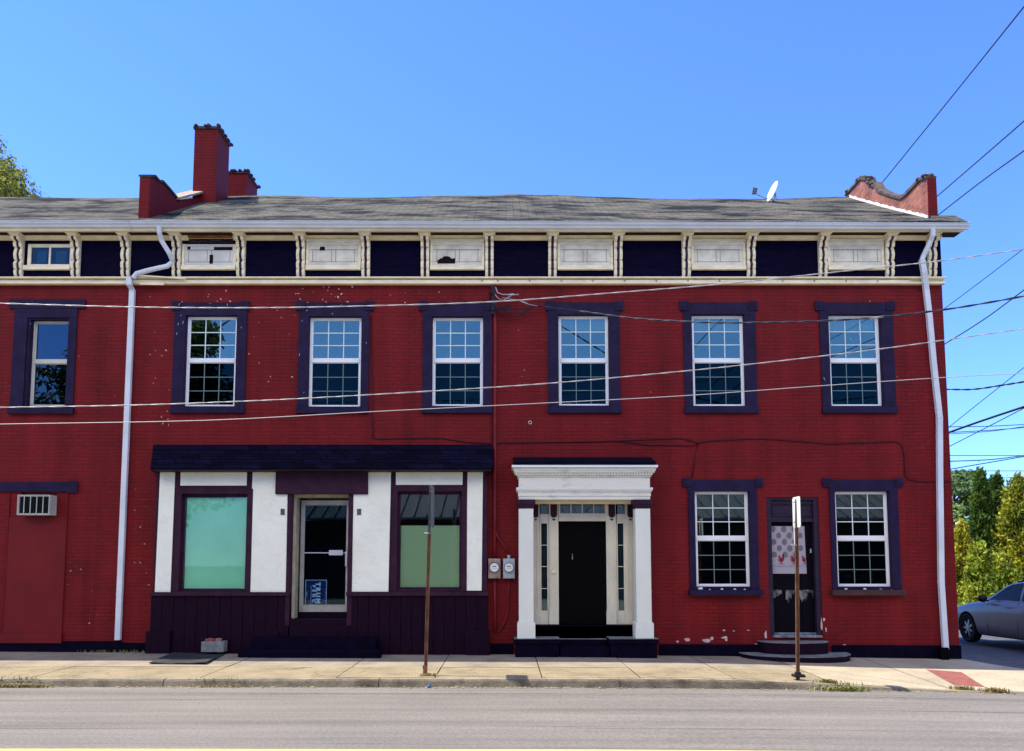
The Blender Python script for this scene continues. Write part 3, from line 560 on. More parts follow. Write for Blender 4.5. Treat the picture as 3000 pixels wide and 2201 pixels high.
for i, w_ in enumerate(LW):
    u0, u1, v0, v1, vm, c0, c1, e0, e1 = w_
    x0, x1, z0, z1 = RC(u0, v0, u1, v1); X0, X1, _, _ = RC(c0, v0, c1, v1); E0, E1, _, _ = RC(e0, 1403, e1, 1426); zt = ZZ(1406)
    cz = MB(); y = -.028
    cz.box(X0, x0, y, -.001, z0 - .05, z1); cz.box(x1, X1, y, -.001, z0 - .05, z1); cz.box(X0, X1, y, -.001, z1, zt)
    cz.box(x0, x0+.004, -.001, .07, z0, z1); cz.box(x1-.004, x1, -.001, .07, z0, z1); cz.box(x0+.004, x1-.004, -.001, .07, z1-.004, z1)
    for (a, b) in ((E0, E0+.15), (E1-.15, E1)): cz.box(a, b, y-.014, y-.001, ZZ(1427), ZZ(1402)); cz.box(a+.03, b-.03, y-.022, y-.015, ZZ(1420), ZZ(1409))
    for (a, b) in ((E0, X0), (X1, E1)):
        if b > a: cz.box(a, b, y, -.001, ZZ(1427), ZZ(1402))
    cz.box(x0, x1, y+.01, .07, z0 - .05, z0 - .001)
    wp = cz.build('window', PURP, B1, bevel=.003)
    s_ = MB(); q = RC((c0 - 2), 1728, (c1 + 12), 1744); s_.box(q[0], q[1], -.13, -.001, q[2], q[3]); s_.build('sill', PURP if i == 0 else mat('brown weathered sill', (0.05, 0.024, 0.024), .6, var=.3), wp, bevel=.005)
    sash_window(wp, x0+.008, x1-.008, z0, z1-.006, ZZ(1577, .07), upper=GL_LOW, lower=GL_LOW2)
    rs = random.Random(i + 40)
    for (u, sz) in (((2052, .052), (2079, .016), (2115, .026), (2153, .026), (2181, .02)), ((2478, .03), (2533, .034), (2580, .028), (2612, .014)))[i]:
        p = P(u, 1726, -.08); st = MB(); st.blob((p.x, -.085, q[3] + sz*.42), (sz, sz*.7, sz*.5), seed=u); pos = {2052: 'widest, at the left end', 2079: 'smallest, second from the left', 2115: 'in the middle', 2153: 'second from the right', 2181: 'round one at the right end', 2478: 'leftmost', 2533: 'second, brightest', 2580: 'third, greyish', 2612: 'tiny last one at the right end'}[u]
        tag(st.build('white_stone', mat('white stone', (.75,.76,.78), .5, var=.1) if u not in (2580, 2612) else mat('grey stone', (.25,.26,.3), .6), smooth=True), 'white stone %s on the %s ground floor window sill' % (pos, ('left', 'right')[i]), 'stone', 'stones on the ground floor window sills')
# bare flecks on the purple trim of the upper windows
fk = MB(); rr = random.Random(77)
for (u, v, a, l) in ((525, 892, 1.1, .03), (533, 885, 1.4, .02), (615, 890, 1.5, .012), (615, 905, 1.5, .012), (666, 893, 1.7, .028), (522, 950, 1.2, .03), (536, 945, 1.5, .04), (530, 925, 1, .015), (518, 978, 1.4, .03), (707, 960, 2.0, .02), (899, 910, .9, .022), (974, 920, 1.4, .022), (877, 1040, 1.5, .035), (1073, 1005, 1.8, .02), (885, 940, 1.3, .015), (890, 1150, 1, .015), (1000, 893, .1, .01), (2415, 1110, 1.9, .04), (2548, 883, 1.5, .02)):
    p = P(u, v, -.045); c_, s_ = math.cos(a), math.sin(a); w__ = .007; fk.face([(p.x + l*q1*c_ - w__*q2*s_, -.0455, p.z + l*q1*s_ + w__*q2*c_) for q1, q2 in ((-1, 0), (-.4, -1), (.6, -.8), (1, .1), (.3, 1), (-.5, .7))])
fk.build('bare_fleck', mat('bare pale wood fleck', (.30,.30,.38), .8), B1)['kind'] = 'stuff'
# far left plain sash window
x0, x1, z0, z1 = w0; q = RC(38, 905, 222, 1196); cz = MB(); y = -.028
cz.box(q[0], x0, y, -.001, z0-.03, z1); cz.box(x1, q[1], y, -.001, z0-.03, z1); cz.box(q[0], q[1], y, -.001, z1, ZZ(905)); cz.box(x0, x0+.05, -.001, .12, z0, z1); cz.box(x1-.006, x1, -.001, .12, z0, z1); cz.box(x0+.05, x1-.006, -.001, .12, z1-.03, z1); cz.box(x0, x1, y, .1, z0-.03, z0-.001)
e = RC(30, 879, 252, 905); cz.box(e[0], e[1], -.035, -.001, e[2], e[3])
wp = cz.build('window', PURP, B2, bevel=.003); s_ = MB(); e = RC(27, 1196, 218, 1214); s_.box(e[0], e[1], -.06, -.001, e[2], e[3]); s_.build('sill', PURP, wp, bevel=.004)
sash_window(wp, x0+.052, x1-.008, z0, z1-.034, ZZ(1059, .1), upper=glass('old pane', .03, gcol=(.6,.85,1)), lower=glass('old screened pane', .02, gcol=(.6,.85,.9)), frame=mat('aged cream frame', (.55,.53,.45), .5, var=.1), grid=False, yf=.1)

# ---------------------------------------------------------------- eaves: frieze boards, brackets, cornice, gutter
XE = P(2829, 640, -.31).x
def span(u0, u1, v): return P(u0, v, 0).x, P(u1, v, 0).x
zF0, zF1 = ZZ(811, -.04), ZZ(686, -.04)
fz = MB(); fz.box(XL+.002, XR, -.02, -.001, zF0, zF1 + .1)
for v in (727, 779): z = ZZ(v, -.02); fz.box(XL+.002, XR, -.026, -.021, z-.003, z+.002)
fz.build('frieze_boards', NAVY, B1); fz = MB(); fz.box(XB, XL, -.02, -.001, zF0, zF1 + .1); fz.build('frieze_boards', NAVY, B2)
zs0 = ZZ(676, -.31)                       # soffit underside
def xat(u, v=745): return P(u, v, -.03).x
BRK = [59, 225, 371, 520, 708, 883, 1073, 1246, 1434, 1618, 1810, 2009, 2198, 2408, 2603, 2727]
zt_ = zs0 - .004; hB = zt_ - zF0
prof = [(0, -.045), (.06, -.075), (.14, -.085), (.17, -.06), (.20, -.085), (.30, -.105), (.36, -.085), (.39, -.06), (.42, -.09), (.52, -.115), (.64, -.10), (.70, -.075), (.72, -.12), (.80, -.145), (.83, -.13), (.86, -.20), (.90, -.225), (.93, -.215)]
def bracket(x, parent):
    wd = .155; pts = [(-.022, zF0)] + [(y_, zF0 + t*hB) for t, y_ in prof] + [(-.022, zF0 + .93*hB)]
    b = MB(); b.prism(pts, 0, x - wd/2, x - wd/2 + .052); b.prism(pts, 0, x + wd/2 - .052, x + wd/2)
    # moulded cap
    z0 = zF0 + .93*hB; z1 = zt_
    for (e_, a, c) in ((.0, 0, .35), (.018, .35, .7), (.036, .7, 1)): b.box(x - wd/2 - e_, x + wd/2 + e_, -.235 - e_, -.022, z0 + (z1-z0)*a, z0 + (z1-z0)*c)
    o = b.build('bracket', CREAM, parent)
    c = MB(); c.prism([(y_ + (.018 if i not in (0, len(pts)-1) else 0), z) for i, (y_, z) in enumerate(pts)], 0, x - wd/2 + .0525, x + wd/2 - .0525); c.build('bracket_panel', mat_bp, o)
mat_bp = mat('plum bracket centre', (0.035, 0.020, 0.040), 0.5, var=.2)
for u in BRK: bracket(xat(u), B2 if u < 390 else B1)
bracket(xat(-105), B2); bracket(xat(-265), B2); bracket(xat(-440), B2)
def crown(parent, x0, x1):                 # cream bed mould above the frieze
    b = MB(); za, zb = ZZ(703, -.06), ZZ(687, -.1)
    b.prism([(-.021, za), (-.05, za), (-.055, za+.03), (-.08, za+.045), (-.095, zb-.02), (-.11, zb-.012), (-.11, zb), (-.021, zb)], 0, x0, x1); b.build('bed_moulding', CREAM, parent)
def soffit(parent, x0, x1):
    b = MB(); b.box(x0, x1, -.32, 0, zs0, zs0 + .05); b.build('soffit', mat('dark plum soffit', (.02, .010, .016), .7), parent)
    b = MB(); b.box(x0, x1, -.34, -.321, zs0 - .012, zs0 + .09); b.box(x0, x1, -.32, -.275, zs0 - .016, zs0 - .001); b.build('fascia', CREAM, parent)
crown(B1, XL+.002, XR); crown(B2, XB, XL)
soffit(B1, XL+.002, XE - .05); soffit(B2, XB, XL)
for u in range(0): pass
# band course below the frieze
def band(parent, x0, x1, notch=False):
    za, zb = ZZ(832, -.08), ZZ(811, -.12); h = zb - za
    b = MB(); b.box(x0, x1, -.13, -.001, zb - .2*h, zb); b.box(x0, x1, -.045, -.001, za + .62*h, zb - .2*h)
    b.box(x0, x1, -.10, -.001, za, za + .25*h)
    if notch:
        us = [1415, 1461] + [1554 + i*92.3 for i in range(13)]; b2 = [XL+.002, *[xat(u, 822) for u in us]]
        a = b2[0]
        for c in b2[1:] + [xat(2660, 822)]:
            b.box(a, c - .03, -.09, -.001, za + .25*h, za + .62*h); a = c + .0
        b.box(XL+.002, x1, -.05, -.002, za+.25*h, za+.6*h)
    else: b.box(x0, x1, -.075, -.001, za + .25*h, za + .62*h)
    b.build('band_course', CREAM, parent, bevel=.003)
band(B1, XL+.002, XR + .02, True); band(B2, XB, XL)
# sagging loose moulding next to the left downpipe
lb = MB(); p0, p1 = P(398, 806, -.14), P(545, 816, -.14)
lb.prism([(p0.x, p0.z), (p1.x, p1.z), (p1.x, p1.z-.022), (p0.x, p0.z-.022)], 1, -.17, -.131); p0, p1 = P(410, 830, -.11), P(480, 836, -.11); lb.prism([(p0.x, p0.z), (p1.x, p1.z+.03), (p1.x, p1.z), (p0.x, p0.z-.03)], 1, -.125, -.101); lb.build('loose_moulding', CREAM, B1)
# attic panels between the brackets
def attic(i0, i1, kind, parent):
    u0, u1 = BRK[i0] + 15, BRK[i1] - 15; a, b = xat(u0), xat(u1)
    zsill0, zsill1 = ZZ(791, -.06), ZZ(779, -.06); zt2 = ZZ(703, -.05)
    f = MB(); top = zt2 if kind not in ('open',) else ZZ(716, -.05)
    f.box(a, b, -.09, -.027, zsill0, zsill1)
    m_ = OLDPNL if kind in ('grey', 'grey2') else CREAM
    if kind == 'glass':
        q = (xat(84), xat(212), zsill1, ZZ(716, -.05)); 
        f.box(q[0]-.0, q[0]+.06, -.06, -.027, zsill1, q[3]); f.box(q[1]-.03, q[1], -.06, -.027, zsill1, q[3]); f.box(q[0]+.06, q[1]-.03, -.06, -.027, q[3]-.06, q[3]); f.box(q[0]+.06, q[1]-.03, -.06, -.027, zsill1, zsill1+.03)
        mid = (q[0]+q[1])/2; f.box(mid-.015, mid+.015, -.055, -.028, zsill1+.03, q[3]-.06)
        w_ = f.build('attic_window', CREAM, parent); g = MB(); g.box(q[0]+.06, q[1]-.03, -.034, -.030, zsill1+.03, q[3]-.06); g.build('pane', glass('attic pane', .0, gcol=(.6,.8,.8)), w_)
        bk = MB(); bk.box(mid-.25, mid-.08, -.0275, -.0265, zsill1+.06, q[3]-.12); bk.box(mid+.1, mid+.3, -.0275, -.0265, zsill1+.06, q[3]-.12); bk.build('curtain', mat('faded attic curtain', (.10,.16,.2), .8), w_)
        return
    if kind != 'open':
        for k_, (va, vb, yy_) in enumerate(((703, 709, -.085), (709, 714, -.065))): f.box(a, b, yy_, -.027, ZZ(vb, -.05), ZZ(va, -.05))
        f.box(a, b, -.075, -.027, ZZ(718, -.05), ZZ(714, -.05))
        zt3 = ZZ(718, -.05)
    else: zt3 = ZZ(716, -.05); f.box(a, b, -.05, -.027, zt3-.02, zt3)
    f.box(a, a+.045, -.06, -.027, zsill1, zt3); f.box(b-.045, b, -.06, -.027, zsill1, zt3)
    w_ = f.build('attic_window', CREAM, parent)
    # boarded sash: rails and stiles over a recessed board
    g = MB(); A, B_ = a+.046, b-.046; z0, z1 = zsill1, zt3 - (.0 if kind != 'open' else .02)
    g.box(A, B_, -.036, -.027, z0, z1); hz = z1 - z0; mid = (A+B_)/2
    g.box(A, B_, -.044, -.0365, z0, z0 + .20*hz); g.box(A, B_, -.044, -.0365, z1 - .22*hz, z1)
    for (p, q) in ((A, A+.07), (mid-.035, mid+.035), (B_-.07, B_)): g.box(p, q, -.042, -.0365, z0 + .20*hz + .006, z1 - .22*hz - .006)
    o = g.build('shutter_board', OLDPNL if kind != 'open' else mat('white shutter board', (.62,.60,.54), .6, var=.1), w_)
    sm_ = MB()  # thin dark strips painted in as shade between rails and board
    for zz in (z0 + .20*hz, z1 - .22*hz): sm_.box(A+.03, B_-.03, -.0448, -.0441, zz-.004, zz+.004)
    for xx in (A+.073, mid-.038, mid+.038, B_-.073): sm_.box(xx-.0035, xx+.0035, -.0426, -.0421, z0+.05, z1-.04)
    sm_.build('joint_shade_line', mat('painted joint shade', (.13,.12,.10), .9), w_)
    h_ = MB()
    if kind == 'hole':   # jagged hole
        p = P(1308, 765, -.045); pts = [(-.17,-.05),(-.17,.03),(-.15,.015),(-.12,.05),(-.09,.05),(-.05,.09),(.0,.095),(.06,.08),(.09,.05),(.12,.045),(.16,.06),(.165,-.05)]
        h_.prism([(p.x + x, p.z + z) for x, z in pts], 1, -.047, -.0445)
    if kind == 'small': p = P(944, 729, -.045); h_.prism([(p.x-.05, p.z-.035), (p.x+.055, p.z-.03), (p.x+.045, p.z+.04), (p.x-.04, p.z+.038)], 1, -.047, -.0445)
    if kind == 'open':
        for (ua, va, ub, vb) in ((627, 724, 681, 733), (614, 747, 624, 773), (549, 723, 558, 731)): q = RC(ua, va, ub, vb, -.045); h_.box(q[0], q[1], -.048, -.0445, q[2], q[3])
        pk = MB(); q = RC(553, 687, 683, 699, -.05); pk.box(q[0], q[1], -.10, -.03, q[2]+.0, q[3]); pk.build('exposed_plank', LAUND, w_)
        pk = MB(); q = RC(553, 699, 683, 712, -.05); pk.box(q[0], q[1], -.055, -.027, q[2], q[3]-.005); pk.build('exposed_lath', mat('flaking dark board', (.015,.008,.014), .9, col2=(.12,.09,.09), vscale=14, lo=.52, hi=.66, stretch=(1,1,3)), w_)
    if h_.v: h_.build('hole', mat('dark attic void', (.012, .004, .006), 1), w_)
attic(0, 1, 'glass', B2); attic(3, 4, 'open', B1); attic(5, 6, 'small', B1); attic(7, 8, 'hole', B1); attic(9, 10, 'grey', B1); attic(11, 12, 'grey', B1); attic(13, 14, 'grey2', B1)
# gutter: K profile with end cap, hangers
zG1, zG0 = ZZ(652, -.45), ZZ(669, -.41)
def gutter(parent, x0, x1, dz0=0, dz1=0):
    gp = [(-.451, zG0), (-.50, zG0), (-.515, zG0+.03), (-.545, zG0+.055), (-.555, zG1-.012), (-.565, zG1-.008), (-.565, zG1), (-.548, zG1), (-.546, zG1-.016), (-.535, zG0+.06), (-.505, zG0+.035), (-.495, zG0+.008), (-.456, zG0+.008), (-.456, zG1), (-.451, zG1)]
    gp = [(y + .11, z) for y, z in gp]; n_ = len(gp); b = MB(); vs = [(x0, y, z + dz0) for y, z in gp] + [(x1, y, z + dz1) for y, z in gp]
    b.poly(vs, [(i, (i+1) % n_, n_ + (i+1) % n_, n_ + i) for i in range(n_)]); b.prism(gp[:7] + [(-.341, zG1)], 0, x1, x1+.006); b.prism(gp[:7] + [(-.341, zG1)], 0, x0-.006, x0)
    k_ = x0 + .4
    while k_ < x1: b.box(k_-.008, k_+.008, -.446, -.33, zG1 + .002 + dz0 + (dz1-dz0)*(k_-x0)/(x1-x0), zG1 + .008 + dz0 + (dz1-dz0)*(k_-x0)/(x1-x0)); b.box(k_-.004, k_+.004, -.342, -.337, zG1, zG1+.045); k_ += .74
    b.build('gutter', GUTT, parent)
gutter(B1, XL+.002, P(2841, 660, -.44).x, .035, -.005); gutter(B2, XB, XL-.01, .04, .035)
# downpipes
def pipe(parent, pts, wx=.085, wy=.06, name='downpipe'):
    b = MB(); b.recttube(pts, wx, wy)
    for i in range(1, len(pts)-1):
        x, y, z = pts[i]; 
        if i > 3: b.box(x-wx/2-.005, x+wx/2+.005, y-wy/2-.005, y+wy/2+.005, z-.012, z+.012)
    return b.build(name, GUTT, parent)
def pp(u, v, y): p = P(u, v, y); return (p.x, y, p.z)
b = MB(); b.tube([pp(466, 664, -.39), pp(467, 682, -.37), pp(473, 705, -.29), pp(496, 742, -.2), pp(503, 758, -.12), pp(502, 770, -.10), pp(490, 780, -.12), pp(440, 791, -.15), pp(400, 802, -.19), pp(390, 815, -.19)], .045, 10)
x_ = P(388, 850, -.05).x; b.recttube([(x_, -.19, ZZ(812, -.19)), (x_, -.17, ZZ(836, -.17)), (x_, -.05, ZZ(850, -.05)), (x_, -.05, ZZ(1875, -.05))], .095, .07)
for v in (1267, 1740): z = ZZ(v, -.05); b.box(x_-.052, x_+.052, -.09, -.012, z-.006, z+.006)
b.build('downpipe', GUTT, B2, smooth=False)
b = MB(); b.tube([pp(2733, 668, -.39), pp(2733, 690, -.36), pp(2727, 705, -.29), pp(2706, 748, -.19), pp(2700, 765, -.18)], .045, 10)
b.recttube([pp(2701, 762, -.18), pp(2707, 800, -.17), pp(2713, 850, -.06), pp(2722, 925, -.05), pp(2734, 1060, -.05), pp(2752, 1225, -.05), pp(2753, 1400, -.05), pp(2757, 1706, -.05), pp(2770, 1903, -.06)], .095, .07)
for v, u in ((1225, 2752), (1706, 2757)): p = P(u, v, -.05); b.box(p.x-.052, p.x+.052, -.09, -.012, p.z-.006, p.z+.006)
b.build('downpipe', GUTT, B1)
b = MB(); p = P(2762, 1910, -.06); b.box(p.x-.075, p.x+.075, -.14, -.023, -.2, .13); b.build('drain_boot', BLACK, B1, bevel=.01)

# ---------------------------------------------------------------- roof with its sagging ridge
YE, YR, YB = -.36, 3.4, 7.45
zE = ZZ(649, YE)
rid = [(-400, 579), (0, 578), (250, 580), (400, 581), (560, 577), (750, 573), (1100, 579), (1400, 573), (1500, 568), (1600, 571), (1750, 577), (2000, 583), (2200, 583), (2480, 577), (2560, 572), (2700, 570)]
RT = [(P(u, v, YR).x, P(u, v, YR).z) for u, v in rid]
def ridz(x):
    if x <= RT[0][0]: return RT[0][1]
    for (a, za), (b, zb) in zip(RT, RT[1:]):
        if a <= x <= b: t = (x-a)/(b-a); t = t*t*(3-2*t); return za + (zb-za)*t
    return RT[-1][1]
rr_ = random.Random(9)
def roof(parent, x0, x1, nx):
    b = MB(); ts = [0, .06, .15, .3, .45, .6, .75, .9, 1.0]
    def z(x, t): 
        base = zE + (9.98 - zE)*t; d = ridz(x) - 9.98
        return base + d*t**1.3 + .006*math.sin(x*1.9 + t*5)*t + .012*math.sin(x*.83+1+t*3) * (1 if 0 < t < 1 else .3)
    rows = []
    for t in ts: rows.append([(x0 + (x1-x0)*i/nx, YE + (YR-YE)*t, z(x0 + (x1-x0)*i/nx, t)) for i in range(nx+1)])
    for t in ts[-2::-1]: rows.append([(x0 + (x1-x0)*i/nx, YB - (YB-YR)*t, z(x0 + (x1-x0)*i/nx, t)) for i in range(nx+1)])
    for j in range(len(rows)-1):
        for i in range(nx): b.face([rows[j][i], rows[j][i+1], rows[j+1][i+1], rows[j+1][i]])
    lo_ = [[(p[0], p[1], p[2]-.05) for p in r] for r in rows]
    for j in range(len(rows)-1):
        for i in range(nx): b.face([lo_[j+1][i], lo_[j+1][i+1], lo_[j][i+1], lo_[j][i]])
        for q in (0, nx): b.face([rows[j][q], rows[j+1][q], lo_[j+1][q], lo_[j][q]])
    for j in (0, len(rows)-1):
        for i in range(nx): b.face([rows[j][i], lo_[j][i], lo_[j][i+1], rows[j][i+1]])
    return b, z
rb_, rz1 = roof(B1, XL+.002, XR-.15, 70)
# eave return past the gable
rb_.prism([(YE, zE+.0), (.02, rz1(8, .125)), (.02, rz1(8, .125)-.05), (YE, zE-.05)], 0, XR-.149, XE)
rf = rb_.build('roof', ROOF, B1)
rb_, _ = roof(B2, XB-.3, XL-.002, 24); rb_.build('roof', ROOF, B2)
# gable infill under roof
gb = MB(); gb.prism([(0.0, 7.2), (7.2, 7.2), (7.2, 7.6), (YR, 9.8), (0.0, 7.9)], 0, XR-.3, XR-.01); gb.prism([(0.0, 7.2), (7.2, 7.2), (7.2, 7.6), (YR, 9.8), (0.0, 7.9)], 0, XL+.02, XL+.25); gb.build('gable_wall', RED, B1)
gb = MB(); gb.prism([(0.0, 7.2), (7.2, 7.2), (7.2, 7.6), (YR, 9.8), (0.0, 7.9)], 0, XB, XB+.3); gb.build('gable_wall', RED, B2)
# right stepped parapet
XI = 8.04
def yz(lst, X): return [(PX(u, v, X).y, PX(u, v, X).z) for u, v in lst]
top = yz([(2716, 522), (2697, 529), (2655, 573), (2640, 584), (2600, 573), (2572, 562), (2562, 547), (2546, 545), (2541, 528), (2522, 526), (2478, 575)], XI)
bot = [(top[-1][0], 9.0), (PX(2716, 620, XI).y, 7.5)]
pr = MB(); pr.prism(top + bot, 0, XI + .001, XR - .01, 0)
PRT = pr.build('parapet', REDL, B1)
fp = MB(); y0 = top[0][0]; fp.box(XI-.005, XR+.002, y0-.02, y0-.001, PX(2716, 625, XI).z - .3, top[0][1]-.0); fp.build('parapet_end', RED, PRT)
cp = MB(); STONE = mat('crumbling dark coping', (.05, .045, .045), .95, col2=(.16, .12, .10), vscale=7, bump=.6)
for i in range(len(top)-1):
    (ya, za), (yb, zb) = top[i], top[i+1]; cp.prism([(ya, za+.001), (yb, zb+.001), (yb, zb+.05+.02*(i % 3)), (ya, za+.045+.015*(i % 2))], 0, XI-.03, XR+.02)
rj = random.Random(4)
for k_ in range(40):
    i = rj.choice([0, 0, 0, 1, 6, 7, 8, 9, 9]); t = rj.random(); y = top[i][0] + (top[i+1][0]-top[i][0])*t; z = top[i][1] + (top[i+1][1]-top[i][1])*t
    cp.blob((rj.uniform(XI-.03, XR), y, z+.06), (.05, .05, .035), seed=k_)
cp.build('coping', STONE, PRT)
fl = MB(); fpz = [PX(u, v, XI-.01) for u, v in ((2718, 625), (2690, 617), (2660, 606), (2620, 595), (2585, 583), (2550, 572), (2520, 568), (2490, 570))]
for p in fpz: p.z = rz1(XI, min(1, (p.y - YE)/(YR - YE))) + .02
for i in range(len(fpz)-1):
    for q in range(6):
        p, p2 = fpz[i].lerp(fpz[i+1], q/6), fpz[i].lerp(fpz[i+1], (q+1)/6); ta, tb = [.018 + .020*abs(math.sin(k_*1.9)) + .010*math.sin(k_*4.7) for k_ in (i*6+q, i*6+q+1)]
        fl.prism([(p.y, p.z - .02), (p2.y, p2.z - .02), (p2.y, p2.z + tb), (p.y, p.z + ta)], 0, XI-.022 - .004*(q % 2), XI-.001)
fl.build('flashing', mat('white tar flashing', (.75, .75, .76), .6, var=.15, vscale=15), PRT)
# left party parapet and its chimneys
XA, XBk = -6.98, -6.79
tl = yz([(439, 519), (454, 520), (465, 534), (476, 535), (500, 562), (523, 590)], XBk); 
pts = tl + [(2.5, rz1(-6.8, .76) + .10), (2.5, 8.6), (tl[0][0], 7.5)]
pl_ = MB(); pl_.prism(pts, 0, XA, XBk); PL = pl_.build('parapet', RED, B1)
cp = MB()
for i in range(len(tl)-1): (ya, za), (yb, zb) = tl[i], tl[i+1]; cp.prism([(ya-.01, za+.001), (yb, zb+.001), (yb, zb+.05), (ya-.01, za+.045)], 0, XA-.02, XBk+.025)
cp.build('coping', mat('mossy stone coping', (.045, .055, .045), .95, var=.4, vscale=8), PL)
sl = MB(); (y1, z1), (y2, z2) = yz([(523, 588), (603, 556)], XBk+.03); sl.prism([(y1-.05, z1-.0), (y2+.1, z2+.0), (y2+.1, z2+.045), (y1-.05, z1+.045)], 0, XA-.12, XBk+.05); sl.build('loose_board', mat('weathered tan board', (.34, .27, .20), .9, var=.35, vscale=6, stretch=(8, 1, 1)), PL)
def chimney(x0, x1, y0, y1, z0, z1, step=0, seed=1):
    c = MB(); c.box(x0, x1, y0, y1, z0, z1)
    if step: c.box(x0-.05, x1+.04, y0-.03, y1+.16, z0, z0 + 1.15)
    r = random.Random(seed); n_ = 9
    o = c.build('chimney', RED, B1)
    k = MB()
    for i in range(n_):
        for j in range(5):
            if r.random() < .8: xx = x0-.03+(x1-x0+.06)*i/(n_-1); yy_ = y0-.02+(y1-y0+.04)*j/4; k.blob((xx, yy_, z1+.008), (.05, .09, .02+.022*r.random()), seed=i*7+j)
    k.box(x0-.025, x1+.025, y0-.025, y1+.025, z1-.05, z1+.006)
    k.build('chimney_cap', mat('broken chimney mortar', (.09, .06, .06), .95, var=.5, vscale=9), o)
z_c = P(600, 372, 2.5).z
chimney(XA, P(635, 470, 2.5).x, 2.5, 3.25, 8.3, z_c, 1, 2)
z_d = P(700, 503, 4.6).z; chimney(XA+.02, P(724, 530, 4.6).x, 4.6, 5.4, 8.3, z_d, 0, 3)

# ================================================================== STOREFRONT
def RS(u0, v0, u1, v1): return RC(u0, v0, u1, v1, SY)
sA = RS(528, 1447, 722, 1731); sB = RS(1164, 1440, 1352, 1727); sD = RS(852, 1447, 1019, 1833)
X0s, X1s = P(452, 1600, SY).x, P(1427, 1600, SY).x
f = MB(); wall_holes(f, X0s, X1s, ZZ(1740, SY), ZZ(1366, SY), [sA, sB, (sD[0], sD[1], -1, sD[3])], SY, -.001)
# raised mouldings round the panes and door posts
for q in (sA, sB):
    f.box(q[0]-.10, q[0]-.0, SY-.02, SY-.001, q[2]-.06, q[3]+.09); f.box(q[1], q[1]+.10, SY-.02, SY-.001, q[2]-.06, q[3]+.09); f.box(q[0], q[1], SY-.02, SY-.001, q[3], q[3]+.09)
f.box(sD[0]-.075, sD[0], SY-.025, SY-.001, sD[2]-.0, sD[3]); f.box(sD[1], sD[1]+.085, SY-.025, SY-.001, sD[2], sD[3])
SF = f.build('storefront', PLUM, B1, bevel=.003)
q = RS(810, 1378, 1078, 1448); b = MB(); b.box(q[0], q[1], SY-.07, SY-.001, q[2], q[3]); b.build('sign_board', PLUM, SF, bevel=.004)
def panel(poly, y=SY-.014):
    pts = [(P(u, v, SY).x, P(u, v, SY).z) for u, v in poly]; b = MB(); b.prism(pts, 1, y, SY-.001); b.build('marble_panel', MARB, SF, bevel=.003)
panel([(470, 1382), (514, 1382), (500, 1737), (454, 1737)]); panel([(530, 1384), (724, 1384), (723, 1423), (529, 1423)])
panel([(741, 1380), (809, 1380), (809, 1449), (843, 1449), (838, 1736), (727, 1736)])
panel([(1079, 1380), (1146, 1380), (1138, 1734), (1029, 1734), (1036, 1449), (1079, 1449)])
panel([(1160, 1379), (1356, 1379), (1355, 1421), (1160, 1421)]); panel([(1370, 1379), (1415, 1379), (1411, 1731), (1364, 1731)])
# ledge and boarded stall riser
def riser(u0, u1, zb, nb):
    a, b_ = P(u0, 1745, SY).x, P(u1, 1745, SY).x; b = MB(); z1 = ZZ(1746, SY-.02); wd = (b_-a)/nb
    for i in range(nb):
        b.box(a+wd*i+.004, a+wd*(i+1)-.004, SY-.018-.003*(i % 2), SY+.03, zb, z1)
    b.box(a, b_, SY+.03, -.001, zb, z1); b.build('stall_riser', PLUMD, SF)
    b = MB(); b.box(a-.01, b_+.01, SY-.06, SY+.01, z1, ZZ(1735, SY-.05)); b.build('ledge', PLUM, SF, bevel=.004)
riser(444, 848, -.15, 12); riser(1017, 1429, -.2, 13)
b = MB(); q = RC(425, 1850, 496, 1913, -.2); b.box(q[0], q[1], -.19, SY-.02, -.2, q[3]); b.build('corner_board', PLUMD, SF, bevel=.004)
b = MB(); q = RC(1363, 1846, 1435, 1917, -.2); b.box(q[0], q[1], -.19, SY-.02, -.2, q[3]); b.build('corner_board', PLUMD, SF, bevel=.004)
b = MB(); q = RC(744, 1848, 815, 1880, -.18); b.box(q[0], q[1], -.17, SY-.02, q[2], q[3]); b.build('corner_board', PLUMD, SF, bevel=.004)
# shingled pent awning
b = MB(); za, zb = ZZ(1373, -.42), ZZ(1304, -.02)
xa0, xa1 = P(441, 1372, -.42).x, P(1443, 1372, -.42).x; xb0, xb1 = P(451, 1304, 0).x, P(1444, 1304, 0).x
for i in range(4):
    t0, t1 = i/4, (i+1)/4; ya, yb = -.42+.40*t0, -.42+.40*t1; z_0, z_1 = za+(zb-za)*t0, za+(zb-za)*t1
    a0, a1 = xa0+(xb0-xa0)*t0, xa0+(xb0-xa0)*t1; c0, c1 = xa1+(xb1-xa1)*t0, xa1+(xb1-xa1)*t1
    b.poly([(a0, ya-.012, z_0), (c0, ya-.012, z_0), (c1, yb, z_1+.004), (a1, yb, z_1+.004), (a0, ya+.0, z_0-.012), (c0, ya, z_0-.012)], [(0, 1, 2, 3), (4, 5, 1, 0)])
b.face([(xa0, -.42, za-.012), (xb0, -.001, zb), (xb0, -.001, za-.012)]); b.face([(xa1, -.42, za-.012), (xb1, -.001, za-.012), (xb1, -.001, zb)])
AW = b.build('awning', SHIN, B1)
b = MB(); b.box(xa0+.02, xa1-.02, -.41, -.001, za-.035, za-.0125); b.box(X0s, X1s, SY-.04, -.001, ZZ(1379, SY-.04), za-.0355); b.build('awning_soffit', mat('awning underside', (.012,.008,.014), .6), AW)
